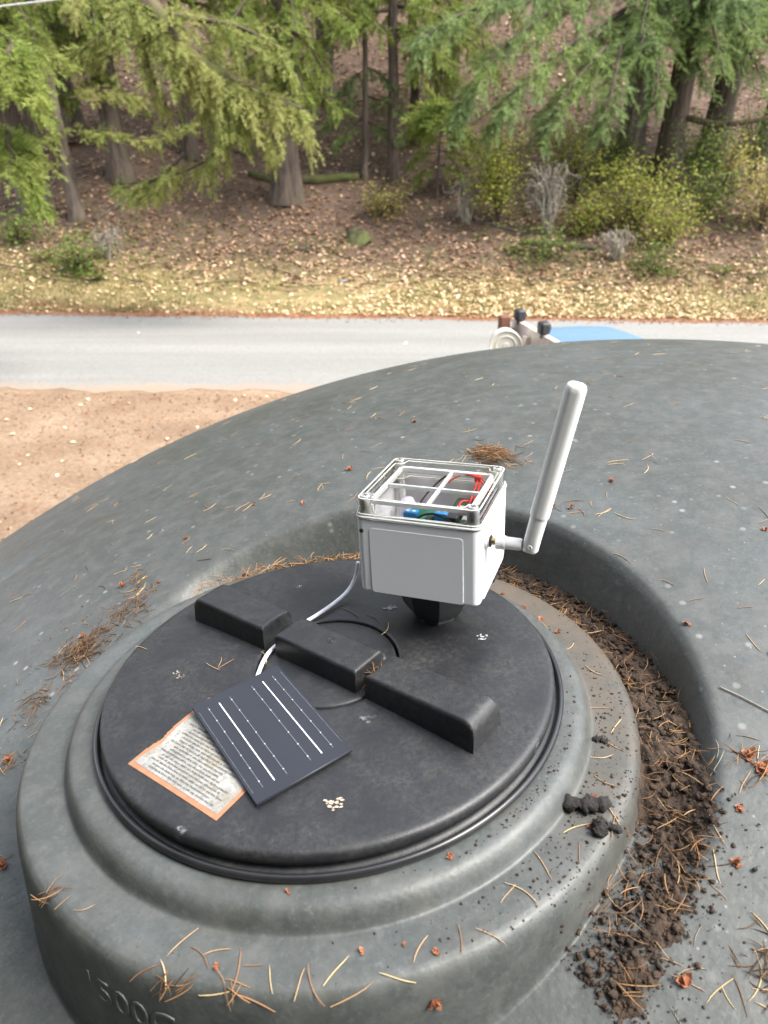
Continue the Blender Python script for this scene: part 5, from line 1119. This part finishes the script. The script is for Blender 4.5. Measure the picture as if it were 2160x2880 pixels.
def gen_verge(n):
    x = rng.uniform(-11, 11, n); d = .18 + 3.6*rng.random(n)**1.15; keep = rng.random(n) < (.15 + .85*sstep(-.2, .6, vnoise(x*1.5, d*2, 31)))*(.6 + .4*sstep(2.4, .4, d))*sstep(4.2, 2.2, d + .6*vnoise(x, d, 12)); x, d = x[keep], d[keep]; y = far_edge(x) + d
    return np.stack([x, y, hz(x, y)], -1)
litter('verge_leaves', 'pale dry leaves strewn thickly along the grassy verge', 24000, gen_verge, .085, PALE, .05)
GRASS = island('mossy_yellow_grass', [(.15, .145, .045), (.26, .22, .085), (.37, .29, .14), (.18, .17, .05), (.44, .34, .19)], .8, .3, .9, (.11, .12, .035))
n = 60000; x = rng.uniform(-12, 12, n); d = .25 + 5.0*rng.random(n)**1.2; kp = rng.random(n) < sstep(-.7, .3, vnoise(x*1.4, d*1.8, 41))*sstep(5.4, 1.8, d + .8*vnoise(x, d, 43)); x, d = x[kp], d[kp]; y = far_edge(x) + d; n = len(x)
b = np.stack([x, y, hz(x, y) - .005], -1); a = rng.uniform(0, 6.28, n); h_ = rng.uniform(.03, .11, n); sd = np.stack([np.cos(a), np.sin(a), 0*a], -1)*.008; tp = b + np.stack([rng.normal(0, .035, n), rng.normal(0, .035, n), h_], -1)
tag(MB().add(np.stack([b - sd, b + sd, tp], 1).reshape(-1, 3), np.arange(3*n).reshape(n, 3)).build('verge_grass', GRASS), 'short mossy yellow grass on the verge beyond the road', kind='stuff')
n = 2600; x = rng.uniform(-11, 11, n); y = far_edge(x) + rng.normal(.05, .14, n); 
litter('road_edge_litter', 'rusty needles and leaf bits along the far road edge', n, lambda k: np.stack([x, y, np.maximum(hz(x, y), .015)], -1), .04, island('rusty_litter', [(.20, .08, .035), (.30, .14, .07), (.14, .06, .03)], .8), .008)
n = 11000; x = rng.uniform(-9, 6, n); y = near_edge(x) - .15 - 6*rng.random(n)**1.3
litter('yard_chaff', 'small reddish bark chips and needles strewn on the yard', n, lambda k: np.stack([x, y, 0*x], -1), .034, island('yard_chips', [(.12, .055, .03), (.24, .11, .055), (.36, .22, .13), (.08, .04, .025)], .85), .006)
# single pale leaves on the yard
lm = []
for i in range(4):
    V, F = leaf_geo(1.0); V = V.copy(); V[:, 2] += np.array((0, .12, .05, .10, .02))*random.uniform(.3, 1.4); me = MB().add(V*np.array((1, .9 + .3*random.random(), 1)), F).mesh('leaf'); me.materials.append([simple('cream_leaf', (.74, .66, .50), (.62, .52, .36), 30, .7), simple('straw_leaf', (.66, .54, .34), None, 30, .7)][i % 2]); lm.append(me)
for i in range(70):
    y = 8.7 - 5.6*random.random()**1.1; x = random.uniform(-.56*(y + .6), .0); o = bpy.data.objects.new('fallen_leaf', random.choice(lm)); COL.objects.link(o); s_ = random.uniform(.05, .085); o.scale = (s_, s_, s_); o.rotation_euler = (random.gauss(0, .15), random.gauss(0, .15), random.uniform(0, 6.28)); o.location = (x, y, .012); tag(o, '%s fallen leaf on the reddish yard %s' % (('cream', 'straw')[lm.index(o.data) % 2], 'near the road edge' if y > 7.2 else 'halfway between road and tank' if y > 5.2 else 'close to the tank'), 'leaf', 'pale leaves on the yard')
for i, (px, py) in enumerate(((870, 743), (875, 742), (300, 720))):
    q_ = at(px, py, 5); dr = q_ - CW; q_ = CW + dr*((.035 - CW[2])/dr[2]); o = bpy.data.objects.new('fallen_leaf', lm[i]); COL.objects.link(o); o.scale = (.09,)*3; o.rotation_euler = (0, 0, i); o.location = q_; tag(o, 'yellow leaf lying on the pale road', 'leaf', 'leaves on the road')
# overhead wire, top left
W0, W1 = at(0, 14, 12), at(115, 0, 12); tq = np.linspace(-22, 26, 60)
tag(MB().tube(W0 + (W1 - W0)*tq[:, None] + np.array((0, 0, .0012))*(tq*tq)[:, None], .011, 6).build('utility_wire', simple('pale_wire', (.5, .5, .5), None, 5, .5), None, True), 'pale overhead wire crossing the top left corner', 'wire')
